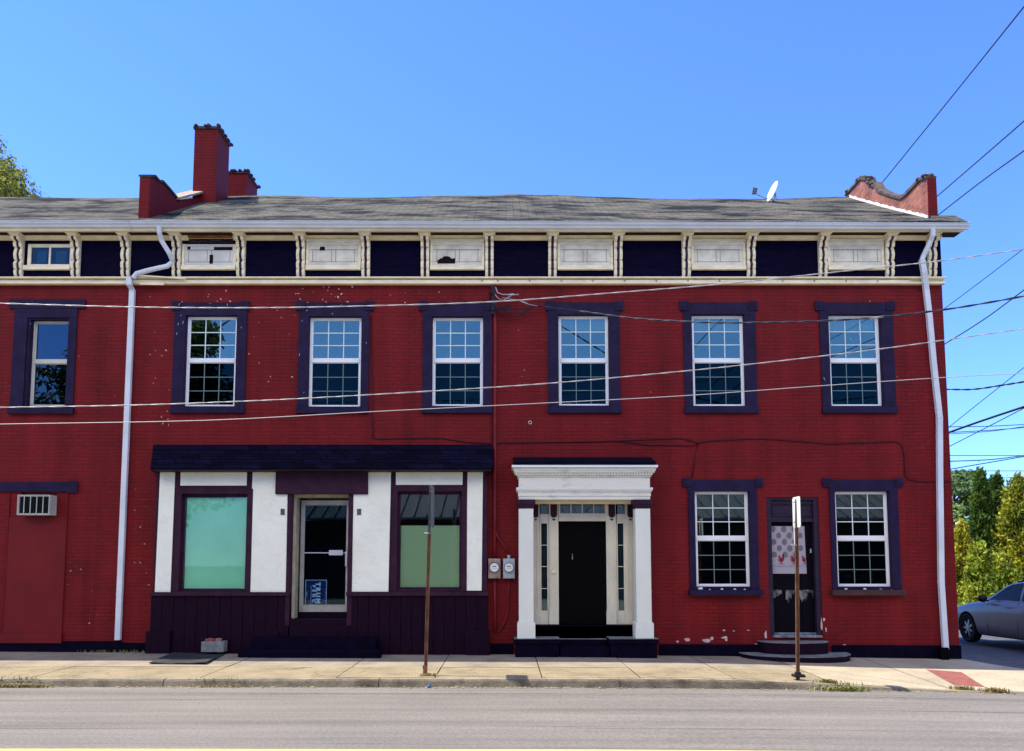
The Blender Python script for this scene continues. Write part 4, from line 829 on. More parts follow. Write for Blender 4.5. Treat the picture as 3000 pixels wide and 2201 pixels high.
# shop windows
def shop_window(q, film, film_top=None, tilt=0):
    b = MB(); y = SY+.09
    b.box(q[0]+.001, q[0]+.04, y, y+.03, q[2], q[3]); b.box(q[1]-.04, q[1]-.001, y, y+.03, q[2], q[3]); b.box(q[0]+.04, q[1]-.04, y, y+.03, q[3]-.05, q[3]); b.box(q[0]+.04, q[1]-.04, y, y+.03, q[2], q[2]+.03)
    w_ = b.build('shop_window', PLUM, SF); g = MB(); g.box(q[0]+.041, q[1]-.041, y+.012, y+.018, q[2]+.031, q[3]-.051); g.build('pane', GL_SHOP, w_)
    z1 = film_top or q[3]-.06; c = MB(); nx = 16
    for i in range(nx):
        a, d = q[0]+.045+(q[1]-q[0]-.09)*i/nx, q[0]+.045+(q[1]-q[0]-.09)*(i+1)/nx
        ya, yb = y+.045+.006*math.sin(i*.7), y+.045+.006*math.sin((i+1)*.7); c.face([(a, ya, q[2]+.035), (d, yb, q[2]+.035), (d, yb, z1), (a, ya, z1)]); c.face([(d, yb+.003, q[2]+.035), (a, ya+.003, q[2]+.035), (a, ya+.003, z1), (d, yb+.003, z1)])
    c.build('window_blind', film, w_, smooth=False)
shop_window(sA, TEAL); GL_SHOP = glass('clear shop glass', .035, trans=1, tintc=(.98,1,.98), gcol=(.75,.9,1)); shop_window(sB, SAGE, ZZ(1540, SY+.13))
# recessed aluminium and glass door
YD = .27
d0, d1 = P(879, 1640, YD).x, P(1021, 1640, YD).x; dz0, dz1 = ZZ(1793, YD), ZZ(1466, YD)
b = MB(); b.box(sD[0], sD[0]+.05, -.001, YD+.05, dz0-.1, sD[3]-.0); b.box(sD[0]+.05, sD[1], -.001, YD+.05, sD[3]-.05, sD[3]-.001); b.build('door_reveal', mat('stained cream door lining', (.50,.46,.32), .7, col2=(.30,.27,.2), vscale=8, stretch=(1,1,.5)), SF)
b = MB(); b.box(sD[0]+.051, d0+.0, YD-.04, YD+.05, dz0, sD[3]-.051); b.box(d0, sD[1], YD-.02, YD+.05, dz1+.005, sD[3]-.051); b.box(d1, sD[1], YD-.05, YD+.05, dz0-.1, dz1); b.build('door_jamb', mat('black flaking jamb', (.012,.010,.012), .8, col2=(.10,.08,.07), vscale=22, lo=.56, hi=.64), SF)
b = MB(); b.box(d0, d0+.075, YD, YD+.045, dz0, dz1); b.box(d1-.05, d1-.0, YD, YD+.045, dz0, dz1); b.box(d0+.075, d1-.05, YD, YD+.045, dz1-.095, dz1); b.box(d0+.075, d1-.05, YD, YD+.045, dz0, dz0+.125)
for z in (dz0, dz0+.12, dz1-.095): b.box(d0+.07, d1-.045, YD-.006, YD-.001, z, z+.012)
b.box(d0+.055, d0+.065, YD-.006, YD-.001, dz0, dz1)
SDR = b.build('shop_door', ALUM, B1, bevel=.003)
g = MB(); g.box(d0+.076, d1-.051, YD+.018, YD+.024, dz0+.126, dz1-.096); g.build('pane', glass('door glass', .0, gcol=(.5,.8,1), trans=1), SDR)
b = MB(); zb_ = ZZ(1620, YD); b.box(d0+.076, d1-.051, YD-.02, YD-.006, zb_-.008, zb_+.008); q = RC(964, 1612, 1004, 1627, YD-.04); b.box(q[0], q[1], YD-.045, YD-.021, q[2], q[3]); b.build('push_bar', mat('bright aluminium', (.6,.63,.66), .3, metal=.3), SDR)
b = MB(); q = RC(1012, 1616, 1018, 1659, YD-.03); b.box(q[0], q[1], YD-.06, YD-.001, q[2], q[3]); b.build('door_handle', mat('bright aluminium', (.6,.63,.66), .3, metal=.3), SDR, bevel=.003)
# threshold and painted steps
b = MB(); b.box(sD[0], sD[1], SY+.0, YD+.06, .40, dz0-.105); b.box(sD[0], sD[1], YD-.03, YD+.06, dz0-.105, dz0-.001); b.build('threshold', PLUMD, SF, bevel=.004)
b = MB(); q0, q1 = P(735, 1880, -.42).x, P(1100, 1880, -.42).x; b.box(q0, q1, -.42, SY-.024, -.2, ZZ(1870, -.42)); b.build('step', BASE, B1, bevel=.012)
b = MB(); b.box(P(696, 1913, -.68).x, P(1113, 1913, -.68).x, -.68, -.425, -.2, ZZ(1906, -.68)); b.build('step', BASE, B1, bevel=.02)
b = MB(); b.box(P(850, 1850, SY).x, P(1020, 1850, SY).x, SY-.04, SY+.1, ZZ(1869,-.42)-.02, ZZ(1833, SY)); b.build('step', PLUMD, B1, bevel=.008)
# small metal number plates, too worn to read
for u in (828, 1052):
    b = MB(); q = RC(u-6, 1491, u+6, 1509, SY-.02); b.box(q[0], q[1], SY-.024, SY-.0145, q[2], q[3]); b.box(q[0]+.014, q[1]-.014, SY-.028, SY-.0245, q[2]+.025, q[3]-.02)
    tag(b.build('doorbell_plate', mat('tarnished metal', (.10,.11,.10), .5, metal=.5, var=.4, vscale=20), bevel=.002), 'small tarnished metal plate on the white panel %s of the shop door' % ('left' if u < 900 else 'right'), 'plate', 'metal plates beside the shop door')
# campaign sign standing on its side inside the door glass
cs = empty('campaign_sign', (P(926, 1740, YD+.06).x, YD+.06, dz0)); tag(cs, 'blue election placard with white lettering, turned sideways behind the shop door glass', 'sign')
q = RC(894, 1699, 957, 1790, YD+.04); yy_ = YD+.04; zt2, zb2 = ZZ(1699, yy_), dz0 + .03
b = MB(); b.box(q[0], q[1], yy_, yy_+.004, zb2, zt2); b.build('placard', mat('placard blue', (.012,.022,.13), .5), cs)
b = MB(); t = .013
b.box(q[0], q[0]+t, yy_-.002, yy_-.0005, zb2, zt2); b.box(q[1]-t, q[1], yy_-.002, yy_-.0005, zb2, zt2); b.box(q[0]+t, q[1]-t, yy_-.002, yy_-.0005, zt2-t, zt2)
b.box(q[0]+.105, q[0]+.113, yy_-.002, yy_-.0005, zb2, zt2-.11); b.box(q[0]+.018, q[0]+.028, yy_-.002, yy_-.0005, zt2-.30, zt2-.23); b.box(q[0]+.04, q[0]+.043, yy_-.002, yy_-.0005, zt2-.34, zt2-.2)
for k_ in range(5): b.disc((q[1]-.03, zt2-.18-.05*k_), .008, yy_-.002, yy_-.0005, 5)
b.build('white_border', mat('placard white', (.62,.66,.75), .5), cs)
def text_obj(s, size, loc, parent, m, name='lettering', space=1.0, bold=.0, rot=(R(90), R(90), 0)):
    c = bpy.data.curves.new('t', 'FONT'); c.body = s; c.size = size; c.extrude = .0006; c.offset = bold; c.space_character = space
    o = bpy.data.objects.new('t', c); scene.collection.objects.link(o); dg = bpy.context.evaluated_depsgraph_get(); dg.update()
    me = bpy.data.meshes.new_from_object(o.evaluated_get(dg)); bpy.data.objects.remove(o)
    M_ = Matrix.Translation(loc) @ Matrix(((0, 1, 0, 0), (0, 0, -1, 0), (-1, 0, 0, 0), (0, 0, 0, 1))); me.transform(M_)
    me.materials.clear(); me.materials.append(m); me.name = name
    n_ = bpy.data.objects.new(name, me); scene.collection.objects.link(n_); n_.parent = parent; n_.location = -Vector(parent.location); return n_
LET = mat('placard lettering white', (.85,.88,.95), .5)
text_obj('TRUMP', .112, (q[0]+.200, yy_-.002, zt2-.048), cs, LET, space=1.5, bold=.0075)
text_obj('PENCE', .074, (q[0]+.135, yy_-.002, zt2-.100), cs, LET, space=2.15, bold=.005)

# ================================================================== PORTICO
YP = -.42
b = MB()
def L(u, v, y=YP): return P(u, v, y).x
z = lambda v, y=YP: ZZ(v, y)
b.box(L(1505, 1890), L(1641, 1890), -.48, -.001, z(1888, -.48)+.0, z(1873, -.48)); b.box(L(1784, 1890), L(1929, 1890), -.48, -.001, z(1888, -.48), z(1873, -.48))
b.box(L(1505, 1890)+.03, L(1641, 1890)-.02, -.46, -.001, -.3, z(1888, -.48)); b.box(L(1784, 1890)+.02, L(1929, 1890)-.03, -.46, -.001, -.3, z(1888, -.48))
b.box(L(1641, 1890), L(1784, 1890), -.16, -.001, -.3, z(1876, -.3)); 
PO = b.build('portico', BASE, B1, bevel=.01)
b = MB(); b.box(L(1641, 1890)+.001, L(1784, 1890)-.001, -.44, -.161, -.3, z(1896, -.47)); b.box(L(1545, 1850, .0), L(1870, 1850, .0), -.0, .20, .25, z(1833, .0)); b.build('step', BASE, PO, bevel=.008)
b = MB(); zt3 = z(1873, -.48)
b.box(L(1506, 1890), L(1640, 1890), -.478, -.002, zt3+.0, zt3+.006); b.box(L(1785, 1890), L(1928, 1890), -.478, -.002, zt3, zt3+.006); b.box(L(1641, 1890), L(1784, 1890), -.158, -.002, z(1876,-.3)+.001, z(1876,-.3)+.006); b.build('step_tread', STEPTOP, PO)
PW = mat('white painted timber', (.68, .70, .62), .55, var=.05, vscale=2.0, stretch=(1,1,.4))
cx0, cx1 = L(1520, 1640), L(1563, 1640); dx0, dx1 = L(1863, 1640), L(1907, 1640)
zc0 = zt3 + .007; zcap0, zcap1 = z(1490), z(1464)
for (a, c) in ((cx0, cx1), (dx0, dx1)):
    b = MB(); b.box(a, c, YP, YP+.26, z(1822), zcap0); b.box(a-.028, c+.028, YP-.028, YP+.288, zc0, z(1822)-.03); b.prism([(a-.028, z(1822)-.03), (c+.028, z(1822)-.03), (c+.004, z(1822)), (a-.004, z(1822))], 1, YP-.02, YP+.28)
    o = b.build('column', PW, PO, bevel=.004)
    k = MB(); 
    for i, (e_, t0, t1) in enumerate(((.008, 0, .25), (.02, .25, .5), (.035, .5, 1))): k.box(a-e_, c+e_, YP-e_, YP+.26, zcap0+(zcap1-zcap0)*t0, zcap0+(zcap1-zcap0)*t1)
    k.build('capital', PLUM, o)
# entablature
eb = MB(); EX0, EX1 = L(1520, 1410), L(1904, 1410)
def eslab(v0, v1, e_, m=0): eb.box(EX0-e_, EX1+e_, YP-e_, -.001, z(v1), z(v0), m)
eslab(1454, 1464, .0); eslab(1441, 1454, .012); eslab(1436, 1441, .03); eslab(1429, 1436, .045)
eslab(1398, 1429, .0); eslab(1393, 1398, .02)
eslab(1381, 1386, .075); eslab(1376, 1381, .09); eslab(1372, 1376, .10)
eb.box(EX0-.03, EX1+.03, YP-.03, -.001, z(1393), z(1386))
EN = eb.build('entablature', DIRTYW, PO, bevel=.003)
n_ = 49; b = MB(); x0, x1 = EX0-.055, EX1+.055
for i in range(n_): xx = x0 + (x1-x0)*i/n_; b.box(xx, xx+(x1-x0)/n_*.62, YP-.058, YP-.031, z(1393), z(1386))
b.build('dentil_row', PW, EN)
b = MB(); b.box(EX0-.125, EX1+.125, YP-.13, -.001, z(1371.5), z(1365)); b.build('drip_edge', WHITE, EN)
b = MB(); b.prism([(YP-.14, z(1364.5)), (-.001, z(1364.5)), (-.001, z(1364.5)+.20), (-.05, z(1364.5)+.20), (YP-.14, z(1364.5)+.05)], 0, EX0-.10, EX1+.09); b.build('portico_roof', SHIN, PO)
# door surround inside the recess
YI = .10
def zoomq(a, b_): return 1400 + a/2.36, 1300 + b_/2.36
def ri(mb, a0, b0, a1, b1, y0, y1, m=0): u0, v0 = zoomq(a0, b0); u1, v1 = zoomq(a1, b1); mb.rb(u0, v0, u1, v1, y0, y1, m)
s_ = MB(); 
for (a0, a1) in ((340, 428), (493, 558), (890, 958), (1022, 1110)):
    ri(s_, a0, 395, a1, 1250, YI, YI+.08); ri(s_, a0+12, 560, a0+18, 1140, YI-.008, YI-.001); ri(s_, a1-18, 560, a1-12, 1140, YI-.008, YI-.001); ri(s_, a0, 1158, a1, 1250, YI-.018, YI-.001)
for (a0, a1) in ((430, 491), (960, 1021)): ri(s_, a0, 487, a1, 552, YI+.02, YI+.07); ri(s_, a0, 1155, a1, 1250, YI+.03, YI+.07); ri(s_, a0, 552, a0+9, 1155, YI+.02, YI+.07); ri(s_, a1-11, 552, a1, 1155, YI+.02, YI+.07)
ri(s_, 559, 482, 889, 536, YI+.01, YI+.08); ri(s_, 340, 380, 1110, 395, YI-.01, YI+.08)
for a in (640, 718, 797): ri(s_, a, 396, a+7, 481, YI+.04, YI+.06)
ri(s_, 559, 396, 569, 481, YI+.02, YI+.07); ri(s_, 878, 396, 889, 481, YI+.02, YI+.07)
for k_ in range(14): ri(s_, 566+k_*23, 492, 578+k_*23, 512, YI+.002, YI+.009)
SU = s_.build('door_surround', CREAM2, PO, bevel=.002)
MARO = mat('dark maroon inlay', (.022,.004,.010), .5)
for (a0, a1) in ((384, 418), (503, 548), (903, 948), (1034, 1078)):
    o_ = MB(); u0, v0 = zoomq(a0, 396); u1, v1 = zoomq(a1, 512); q = RC(u0, v0, u1, v1, YI-.01); r_ = (q[1]-q[0])/2; cx_ = (q[0]+q[1])/2
    o_.prism([(q[0], q[3]), (q[0], q[2]+r_)] + [(cx_ - r_*math.cos(t), q[2]+r_-r_*math.sin(t)) for t in [math.pi*i/10 for i in range(1, 10)]] + [(q[1], q[2]+r_), (q[1], q[3])], 1, YI-.022, YI-.001)
    u0, v0 = zoomq(a0, 520); u1, v1 = zoomq(a1, 535); q2 = RC(u0+2, v0, u1-2, v1, YI-.01); o_.prism([(q2[0]+.01, q2[3]), ((q2[0]+q2[1])/2, q2[2]), (q2[1]-.01, q2[3])], 1, YI-.006, YI-.001)
    o_.build('pilaster_head', MARO, SU)
g = MB(); 
for (a0, a1) in ((439, 480), (969, 1010)): ri(g, a0, 552, a1, 1155, YI+.05, YI+.055); ri(g, a0-5, 396, a1+6, 487, YI+.05, YI+.055)
ri(g, 569, 396, 878, 481, YI+.062, YI+.067); g.build('side_light', glass('sidelight glass', .06, trans=1, gcol=(.6,.8,1)), SU)
g = MB()
for (a0, a1) in ((439, 480), (969, 1010)):
    for bb in (700, 848, 1000): ri(g, a0, bb, a1, bb+4, YI+.04, YI+.049)
g.build('glazing_bar', CREAM, SU)
c_ = MB()
for (a0, a1) in ((439, 480), (969, 1010), (569, 878)):
    n_ = 5 if a1-a0 < 100 else 22; v0, v1 = (552, 1155) if a1-a0 < 100 else (396, 481)
    for i in range(n_):
        ri(c_, a0+(a1-a0)*i/n_, v0, a0+(a1-a0)*(i+.7)/n_, v1, YI+.085+.01*(i % 2), YI+.10+.01*(i % 2))
c_.build('net_curtain', mat('dull green curtain', (.07,.09,.08), .9, var=.4, vscale=8, stretch=(5,1,.3)), SU)
d_ = MB(); ri(d_, 559, 537, 889, 1250, YI+.06, YI+.11)
for (a0, b0, a1, b1) in ((600, 600, 700, 880), (745, 600, 850, 880), (600, 930, 700, 1200), (745, 930, 850, 1200)): ri(d_, a0, b0, a1, b1, YI+.052, YI+.059)
DR = d_.build('front_door', BLACK, PO); k_ = MB(); p = P(*zoomq(653, 782), YI+.04); k_.tube([(p.x, YI+.04, p.z+.04), (p.x, YI+.02, p.z+.01), (p.x, YI+.04, p.z-.045)], [.012, .008, .013], 8); k_.build('door_knocker', mat('dull brass knocker', (.30,.26,.2), .4, metal=.3), DR)
k_ = MB(); p = P(*zoomq(523, 886), YI-.01); k_.disc((p.x, p.z), .035, YI-.03, YI-.001, 16); k_.disc((p.x, p.z), .022, YI-.045, YI-.031, 16); k_.build('doorbell', CREAM, SU)
b = MB(); b.box(portal[0], portal[1], .0, .02, zcap1-.05, portal[3]); b.build('portico_lining', CREAM, PO)

# ================================================================== SIDE DOOR, HALF-ROUND STEPS
x0, x1, z0, z1 = door2; b = MB()
b.box(x0, x0+.09, .02, .2, z0, z1); b.box(x1-.09, x1, .02, .2, z0, z1); zt4 = ZZ(1530, .1); b.box(x0+.09, x1-.09, .02, .2, z1-.05, z1); b.box(x0+.09, x1-.09, .09, .16, zt4, z1-.05)
b.box(x0+.09, x1-.09, .05, .089, zt4, zt4+.07); b.box(x0+.13, x1-.13, .08, .089, zt4+.11, zt4+.33); b.box(x0+.09, x1-.09, .06, .089, z1-.13, z1-.05)
SD2 = b.build('side_door', mat('plum weathered door frame', (.022,.012,.030), .6, var=.35, vscale=7, stretch=(.5,1,4)), B1, bevel=.003)
b = MB(); yd = .13; a, c = x0+.091, x1-.091; b.box(a, c, yd, yd+.04, z0+.045, zt4-.001)
b.box(a, a+.09, yd-.012, yd-.001, z0+.045, zt4-.001); b.box(c-.22, c, yd-.012, yd-.001, z0+.045, zt4-.001); b.box(a+.09, c-.22, yd-.012, yd-.001, ZZ(1690, yd), ZZ(1650, yd)); b.box(a+.09, c-.22, yd-.012, yd-.001, z0+.045, z0+.2)
b.build('door_leaf', mat('nearly black door', (.003,.002,.005), .5, spec=.06), SD2)
b = MB(); q = RC(2252, 1729, 2382, 1752, yd-.014); rr = random.Random(12)
xs_ = [q[0] + (q[1]-q[0])*i/34 for i in range(35)]; dep = [.10+.07*math.sin(i*.55)+rr.uniform(-.05, .05) for i in range(35)]
for i in range(34):
    if i in (10, 11, 12, 20): continue
    b.face([(xs_[i], yd-.016, q[3]-dep[i]-.03), (xs_[i+1], yd-.016, q[3]-dep[i+1]-.03), (xs_[i+1], yd-.016, q[3]+rr.uniform(-.01, .01)), (xs_[i], yd-.016, q[3]+rr.uniform(-.01, .01))])
b.build('peeled_paint', mat('bare peeled paint', (.05,.045,.05), .9, col2=(.20,.19,.20), vscale=11, lo=.45, hi=.6), SD2)
b = MB(); b.box(x0+.05, x1-.03, -.05, .19, z0-.03, z0+.012); b.box(a, c, .06, yd-.013, z0+.0125, z0+.05); b.build('threshold', mat('grey worn threshold', (.16,.19,.21), .6, var=.5, vscale=9), SD2, bevel=.004)
b = MB(); p = P(2257, 1700, yd-.04); b.blob((p.x, yd-.05, p.z), (.028, .03, .028), seed=2, n=10, rings=7); b.box(p.x-.02, p.x+.02, yd-.02, yd-.0125, p.z-.045, p.z+.045); b.build('door_knob', BRASS, SD2, smooth=True)
b = MB(); p = P(2375, 1614, yd-.02); b.box(p.x-.012, p.x+.012, yd-.03, yd-.0125, p.z-.04, p.z+.035); b.build('latch', GALV, SD2)
# rooster tea towel hanging in the door
tw = MB(); q = RC(2260, 1542, 2360, 1681, yd-.03); yb_ = yd-.028; nx, nz = 14, 14
TX0, TX1, TZ0, TZ1 = q
def tp(s, t): 
    x = TX0 + (TX1-TX0)*s + .02*(1-t); return (x - .01, yb_ - .006*math.sin(s*9) - .004*math.sin(s*23+t*2), TZ0 + (TZ1-TZ0)*t)
for i in range(nx):
    for j in range(nz):
        A, B_, C_, D_ = tp(i/nx, j/nz), tp((i+1)/nx, j/nz), tp((i+1)/nx, (j+1)/nz), tp(i/nx, (j+1)/nz); tw.face([A, B_, C_, D_])
        tw.face([(p[0], p[1]+.003, p[2]) for p in (D_, C_, B_, A)])
def dec(s, t, pts, m):
    o0 = tp(s, t); tw.face([(o0[0]+x, yb_-.0125, o0[2]+zz) for x, zz in pts], m)
for j in range(5):
    for i in range(4):
        s = .08 + i*.31 + (.155 if j % 2 else 0); t = .94 - j*.135
        if s < .97: dec(s, t, [(.046*math.cos(a_)*(1-.12*math.cos(4*a_)), .052*math.sin(a_)*(1+.12*math.cos(4*a_))) for a_ in [2*math.pi*k_/12 for k_ in range(12)]], 1)
hen = [(-.05,.02),(-.045,.055),(-.02,.07),(-.012,.045),(.0,.03),(.012,.032),(.018,.06),(.02,.085),(.03,.095),(.042,.088),(.045,.07),(.05,.06),(.042,.05),(.046,.01),(.03,-.02),(.012,-.035),(.012,-.055),(.02,-.062),(-.01,-.062),(-.0,-.055),(-.002,-.035),(-.03,-.025),(-.045,-.0),(-.03,.02),(-.028,.042),(-.04,.04)]
for s in (.27, .63, .95): 
    pts = [(x*1.15, zz*1.15) for x, zz in hen if not (s > .9 and x > .02)]
    dec(s, .29, pts, 2); dec(s, .29-.0, [(-.045, -.075), (.03 if s > .9 else .045, -.075), (.03 if s > .9 else .045, -.069), (-.045, -.069)], 2)
tw.face([(tp(.0, .155)[0]+.01, yb_-.0125, tp(0, .155)[2]), (tp(1, .155)[0]-.005, yb_-.0125, tp(0, .155)[2]), (tp(1, .155)[0]-.005, yb_-.0125, tp(0, .155)[2]+.006), (tp(0, .155)[0]+.01, yb_-.0125, tp(0, .155)[2]+.006)], 1)
tag(tw.build('tea_towel', [mat('white linen', (.34,.31,.35), .9, bump=.3, bscale=40), mat('printed grey lozenge', (.15,.13,.145), .9), mat('printed red', (.22,.012,.03), .9)]), 'white cloth with grey lozenges and red roosters hung over the side door window', 'curtain')
# half-round steps
def half(cx_, rx, ry, z0, z1, name, topz=None):
    n_ = 30; ring = [(cx_ - rx*math.cos(math.pi*i/n_), -ry*math.sin(math.pi*i/n_)**.75 - .001) for i in range(n_+1)]
    b = MB(); b.prism([(x, y) for x, y in ring], 2, z0, z1-.012); b.build(name, PLUMD, B1)
    b = MB(); b.prism([(x+(x-cx_)*.012, y*1.012-.0) for x, y in ring], 2, z1-.0115, z1); return b
cx_ = P(2337, 1890, -.3).x; zt5 = ZZ(1884, -.44); zt6 = ZZ(1925, -.75)
t1 = half(cx_, .615, .44, -.3, zt5, 'round_step'); t1.build('step_tread', STEPTOP, B1)
t2 = half(cx_, .96, .78, -.3, zt6, 'round_step'); t2.build('step_tread', STEPTOP, B1)

# ================================================================== METERS, CONDUITS, CABLES ON THE WALL
def meter(u0, u1, v0, v1, label, m, neck=False):
    q = RC(u0, v0, u1, v1, -.12); e = empty('electric_meter', ((q[0]+q[1])/2, -.001, q[2])); tag(e, label, 'electric meter', 'electric meters between the shop and the portico')
    b = MB(); b.box(q[0], q[1], -.12, -.002, q[2], q[3]); b.box(q[0]+.012, q[1]-.012, -.125, -.1205, q[2]+.012, q[3]-.03); b.build('meter_box', m, e, bevel=.004)
    c = ((q[0]+q[1])/2, (q[2]+q[3])/2 + .02); d_ = MB(); d_.disc(c, .088, -.15, -.1255, 28); rg = d_.build('meter_ring', mat('dark meter ring', (.04,.05,.05), .4, metal=.3), e)
    d_ = MB(); d_.disc(c, .078, -.19, -.1505, 28); d_.build('meter_dial', mat('meter face', (.66,.70,.68), .25), e)
    d_ = MB(); d_.box(c[0]-.03, c[0]+.035, -.1915, -.1905, c[1]+.012, c[1]+.026); d_.box(c[0]-.06, c[0]-.035, -.1915, -.1905, c[1]+.016, c[1]+.021); d_.box(c[0]-.045, c[0]+.05, -.1915, -.1905, c[1]-.016, c[1]-.012); d_.build('meter_reading', mat('meter print', (.05,.06,.05), .5), e)
    if neck: d_ = MB(); d_.tube([(c[0], -.06, q[3]), (c[0], -.06, q[3]+.05)], .028, 12); d_.tube([(c[0], -.06, q[3]+.05), (c[0], -.06, q[3]+.065)], .034, 12); d_.build('hub', GALV, e)
meter(1431, 1466, 1637, 1695, 'brown rust-stained electric meter, nearer the shop front', RUSTBOX)
meter(1474, 1508, 1637, 1695, 'clean grey electric meter nearer the portico column', mat('grey meter box', (.38,.42,.46), .45, metal=.2, var=.1), True)
def wl(lst, y=-.04): return [tuple(P(u, v, y)) for u, v in lst]
def cable(name, pts, r, m, label, cat='cable', group=None, n=8): b = MB(); b.tube(pts, r, n); return tag(b.build(name, m, smooth=True), label, cat, group)
cable('service_conduit', wl([(1450, 850), (1451, 1000), (1450, 1300), (1450, 1500), (1449, 1638)]), .030, CONDUIT, 'thick dark red conduit running down the wall to the rusty meter', 'conduit')
cable('service_conduit', wl([(1449, 1696), (1450, 1780), (1450, 1852)]), .026, CONDUIT, 'dark red conduit from the rusty meter down to the ground', 'conduit')
cable('service_conduit', wl([(1452, 1560), (1458, 1575), (1478, 1600), (1490, 1622)], -.05), .017, CONDUIT, 'short slanting conduit that feeds the clean grey meter', 'conduit')
cable('service_conduit', wl([(1491, 1697), (1490, 1740), (1487, 1790), (1478, 1825), (1462, 1850), (1458, 1856)], -.03), .016, CONDUIT, 'curved dark red cable from the clean meter down to the ground', 'conduit')
cable('wall_cable', wl([(1435, 855), (1438, 1000), (1439, 1200), (1444, 1480), (1442, 1540), (1449, 1570)], -.02), .010, CABLED, 'thin dark cable just left of the thick conduit')
cable('wall_cable', wl([(1088, 925), (1091, 1200), (1092, 1283), (1110, 1286), (1200, 1284), (1290, 1284), (1330, 1290), (1370, 1296), (1430, 1299), (1600, 1296), (1760, 1294), (1850, 1290), (1990, 1284), (2020, 1290), (2045, 1298), (2080, 1292), (2190, 1286), (2240, 1286), (2330, 1292), (2430, 1301), (2560, 1296), (2625, 1294), (2642, 1303), (2650, 1330), (2652, 1390), (2662, 1405), (2700, 1411), (2790, 1411)], -.012), .011, CABLED, 'dark cable strung across the red wall between the floors')
cable('wall_cable', wl([(1805, 1292), (1900, 1304), (2030, 1306), (2044, 1300), (2036, 1340), (2028, 1400)], -.016), .009, CABLED, 'dark cable dropping to the top of the left ground floor window')
# weatherhead cluster
wh = empty('weatherhead', tuple(P(1447, 850, -.05))); tag(wh, 'black service head with looping wires at the top of the conduit under the cornice', 'cable bracket')
b = MB(); b.box(P(1440, 870, -.1).x, P(1449, 870, -.1).x, -.09, -.03, ZZ(925), ZZ(842)); 
for v in (858, 905): p = P(1445, v, -.1); b.disc((p.x, p.z), .035, -.12, -.03, 10)
b.build('bracket', BLKCAB, wh)
b = MB()
for k_, l_ in enumerate(([(1452, 842), (1458, 858), (1472, 863), (1500, 864), (1520, 863)],)): b.tube(wl(l_, -.14), .011, 7)
b.tube(wl([(1492, 864), (1506, 863)], -.14), .02, 8); b.tube(wl([(1449, 862), (1460, 875), (1475, 880), (1488, 872), (1500, 866)], -.14), .007, 6); b.build('grey_lead', GALV, wh, smooth=True)
b = MB()
for l_ in ([(1447, 892), (1462, 902), (1485, 899), (1500, 898)], [(1448, 898), (1480, 905), (1520, 906), (1545, 903), (1565, 896), (1590, 897)], [(1450, 902), (1475, 912), (1505, 926), (1520, 927), (1540, 915), (1555, 902), (1570, 897), (1595, 898)], [(1449, 900), (1470, 905), (1500, 918), (1530, 920), (1550, 903), (1575, 896)]): b.tube(wl(l_, -.13), .011, 7)
b.build('black_lead', BLKCAB, wh, smooth=True)
b = MB(); b.tube(wl([(1520, 880), (1545, 890)], -.14), .013, 8); b.tube(wl([(1470, 872), (1520, 880), (1550, 892), (1575, 897)], -.14), .005, 6); b.build('dead_end_grip', GALV, wh)

# ================================================================== OVERHEAD WIRES
def smooth_pts(c, n=8):
    out = []
    for i in range(len(c)-1):
        p0 = c[max(i-1, 0)]; p1 = c[i]; p2 = c[i+1]; p3 = c[min(i+2, len(c)-1)]
        for k_ in range(n):
            t = k_/n; out.append(.5*((2*p1) + (p2-p0)*t + (2*p0-5*p1+4*p2-p3)*t*t + (3*p1-p0-3*p2+p3)*t**3))
    return out + [c[-1]]
def wire(lst, r, m, label, group, twist=0, ext=(25, 25)):
    c = [P(u, v, y) for u, v, y in lst]
    if ext[0]:
        d = (c[0]-c[1]).normalized(); L0 = (c[0]-c[1]).length; n0 = max(1, math.ceil(ext[0]/L0)); c = [c[0] + d*L0*k_ for k_ in range(n0, 0, -1)] + c
    if ext[1]:
        d = (c[-1]-c[-2]).normalized(); L1 = (c[-1]-c[-2]).length; n1 = max(1, math.ceil(ext[1]/L1)); c = c + [c[-1] + d*L1*k_ for k_ in range(1, n1+1)]
    if not twist: b = MB(); b.tube(smooth_pts(c, 4), r, 6)
    else:
        b = MB(); path = smooth_pts(c, 6); dense = []
        for a, d in zip(path, path[1:]):
            k_ = max(1, int((d-a).length/.06)); dense += [a.lerp(d, q/k_) for q in range(k_)]
        L_ = 0; acc = []
        for i, p in enumerate(dense):
            if i: L_ += (p - dense[i-1]).length
            acc.append(L_)
        for s in range(twist):
            pts = []
            for p, l in zip(dense, acc):
                a = 2*math.pi*(l/.55 + s/twist) + .6*math.sin(l*1.3); pts.append(p + Vector((0, math.cos(a), math.sin(a)))*r*.95)
            b.tube(pts, r, 6)
    return tag(b.build('overhead_wire', m, smooth=True), label, 'wire', group)
G1 = 'wires crossing in front of the red building'; G2 = 'wires in the sky at right'
yw = -3.3
wire([(0, 889, yw), (400, 900, yw), (760, 902, yw), (1100, 896, yw), (1450, 884, yw), (1800, 858, yw), (2130, 831, yw), (2460, 796, yw), (2750, 765, yw), (3000, 730, yw)], .0052, WIREW, 'topmost twisted pale wire crossing the upper windows from the left edge', G1, 2)
wire([(0, 1194, yw), (400, 1187, yw), (800, 1172, yw), (1200, 1150, yw), (1600, 1124, yw), (2000, 1088, yw), (2300, 1056, yw), (2600, 1020, yw), (2800, 992, yw), (3000, 963, yw)], .0050, WIREW, 'middle twisted pale wire rising across the lower panes of the upper windows', G1, 2)
wire([(0, 1243, yw), (600, 1232, yw), (1100, 1206, yw), (1600, 1181, yw), (2000, 1160, yw), (2400, 1131, yw), (2770, 1106, yw), (3000, 1094, yw)], .0055, WIREW, 'lowest straight thin pale wire crossing under the upper windows', G1)
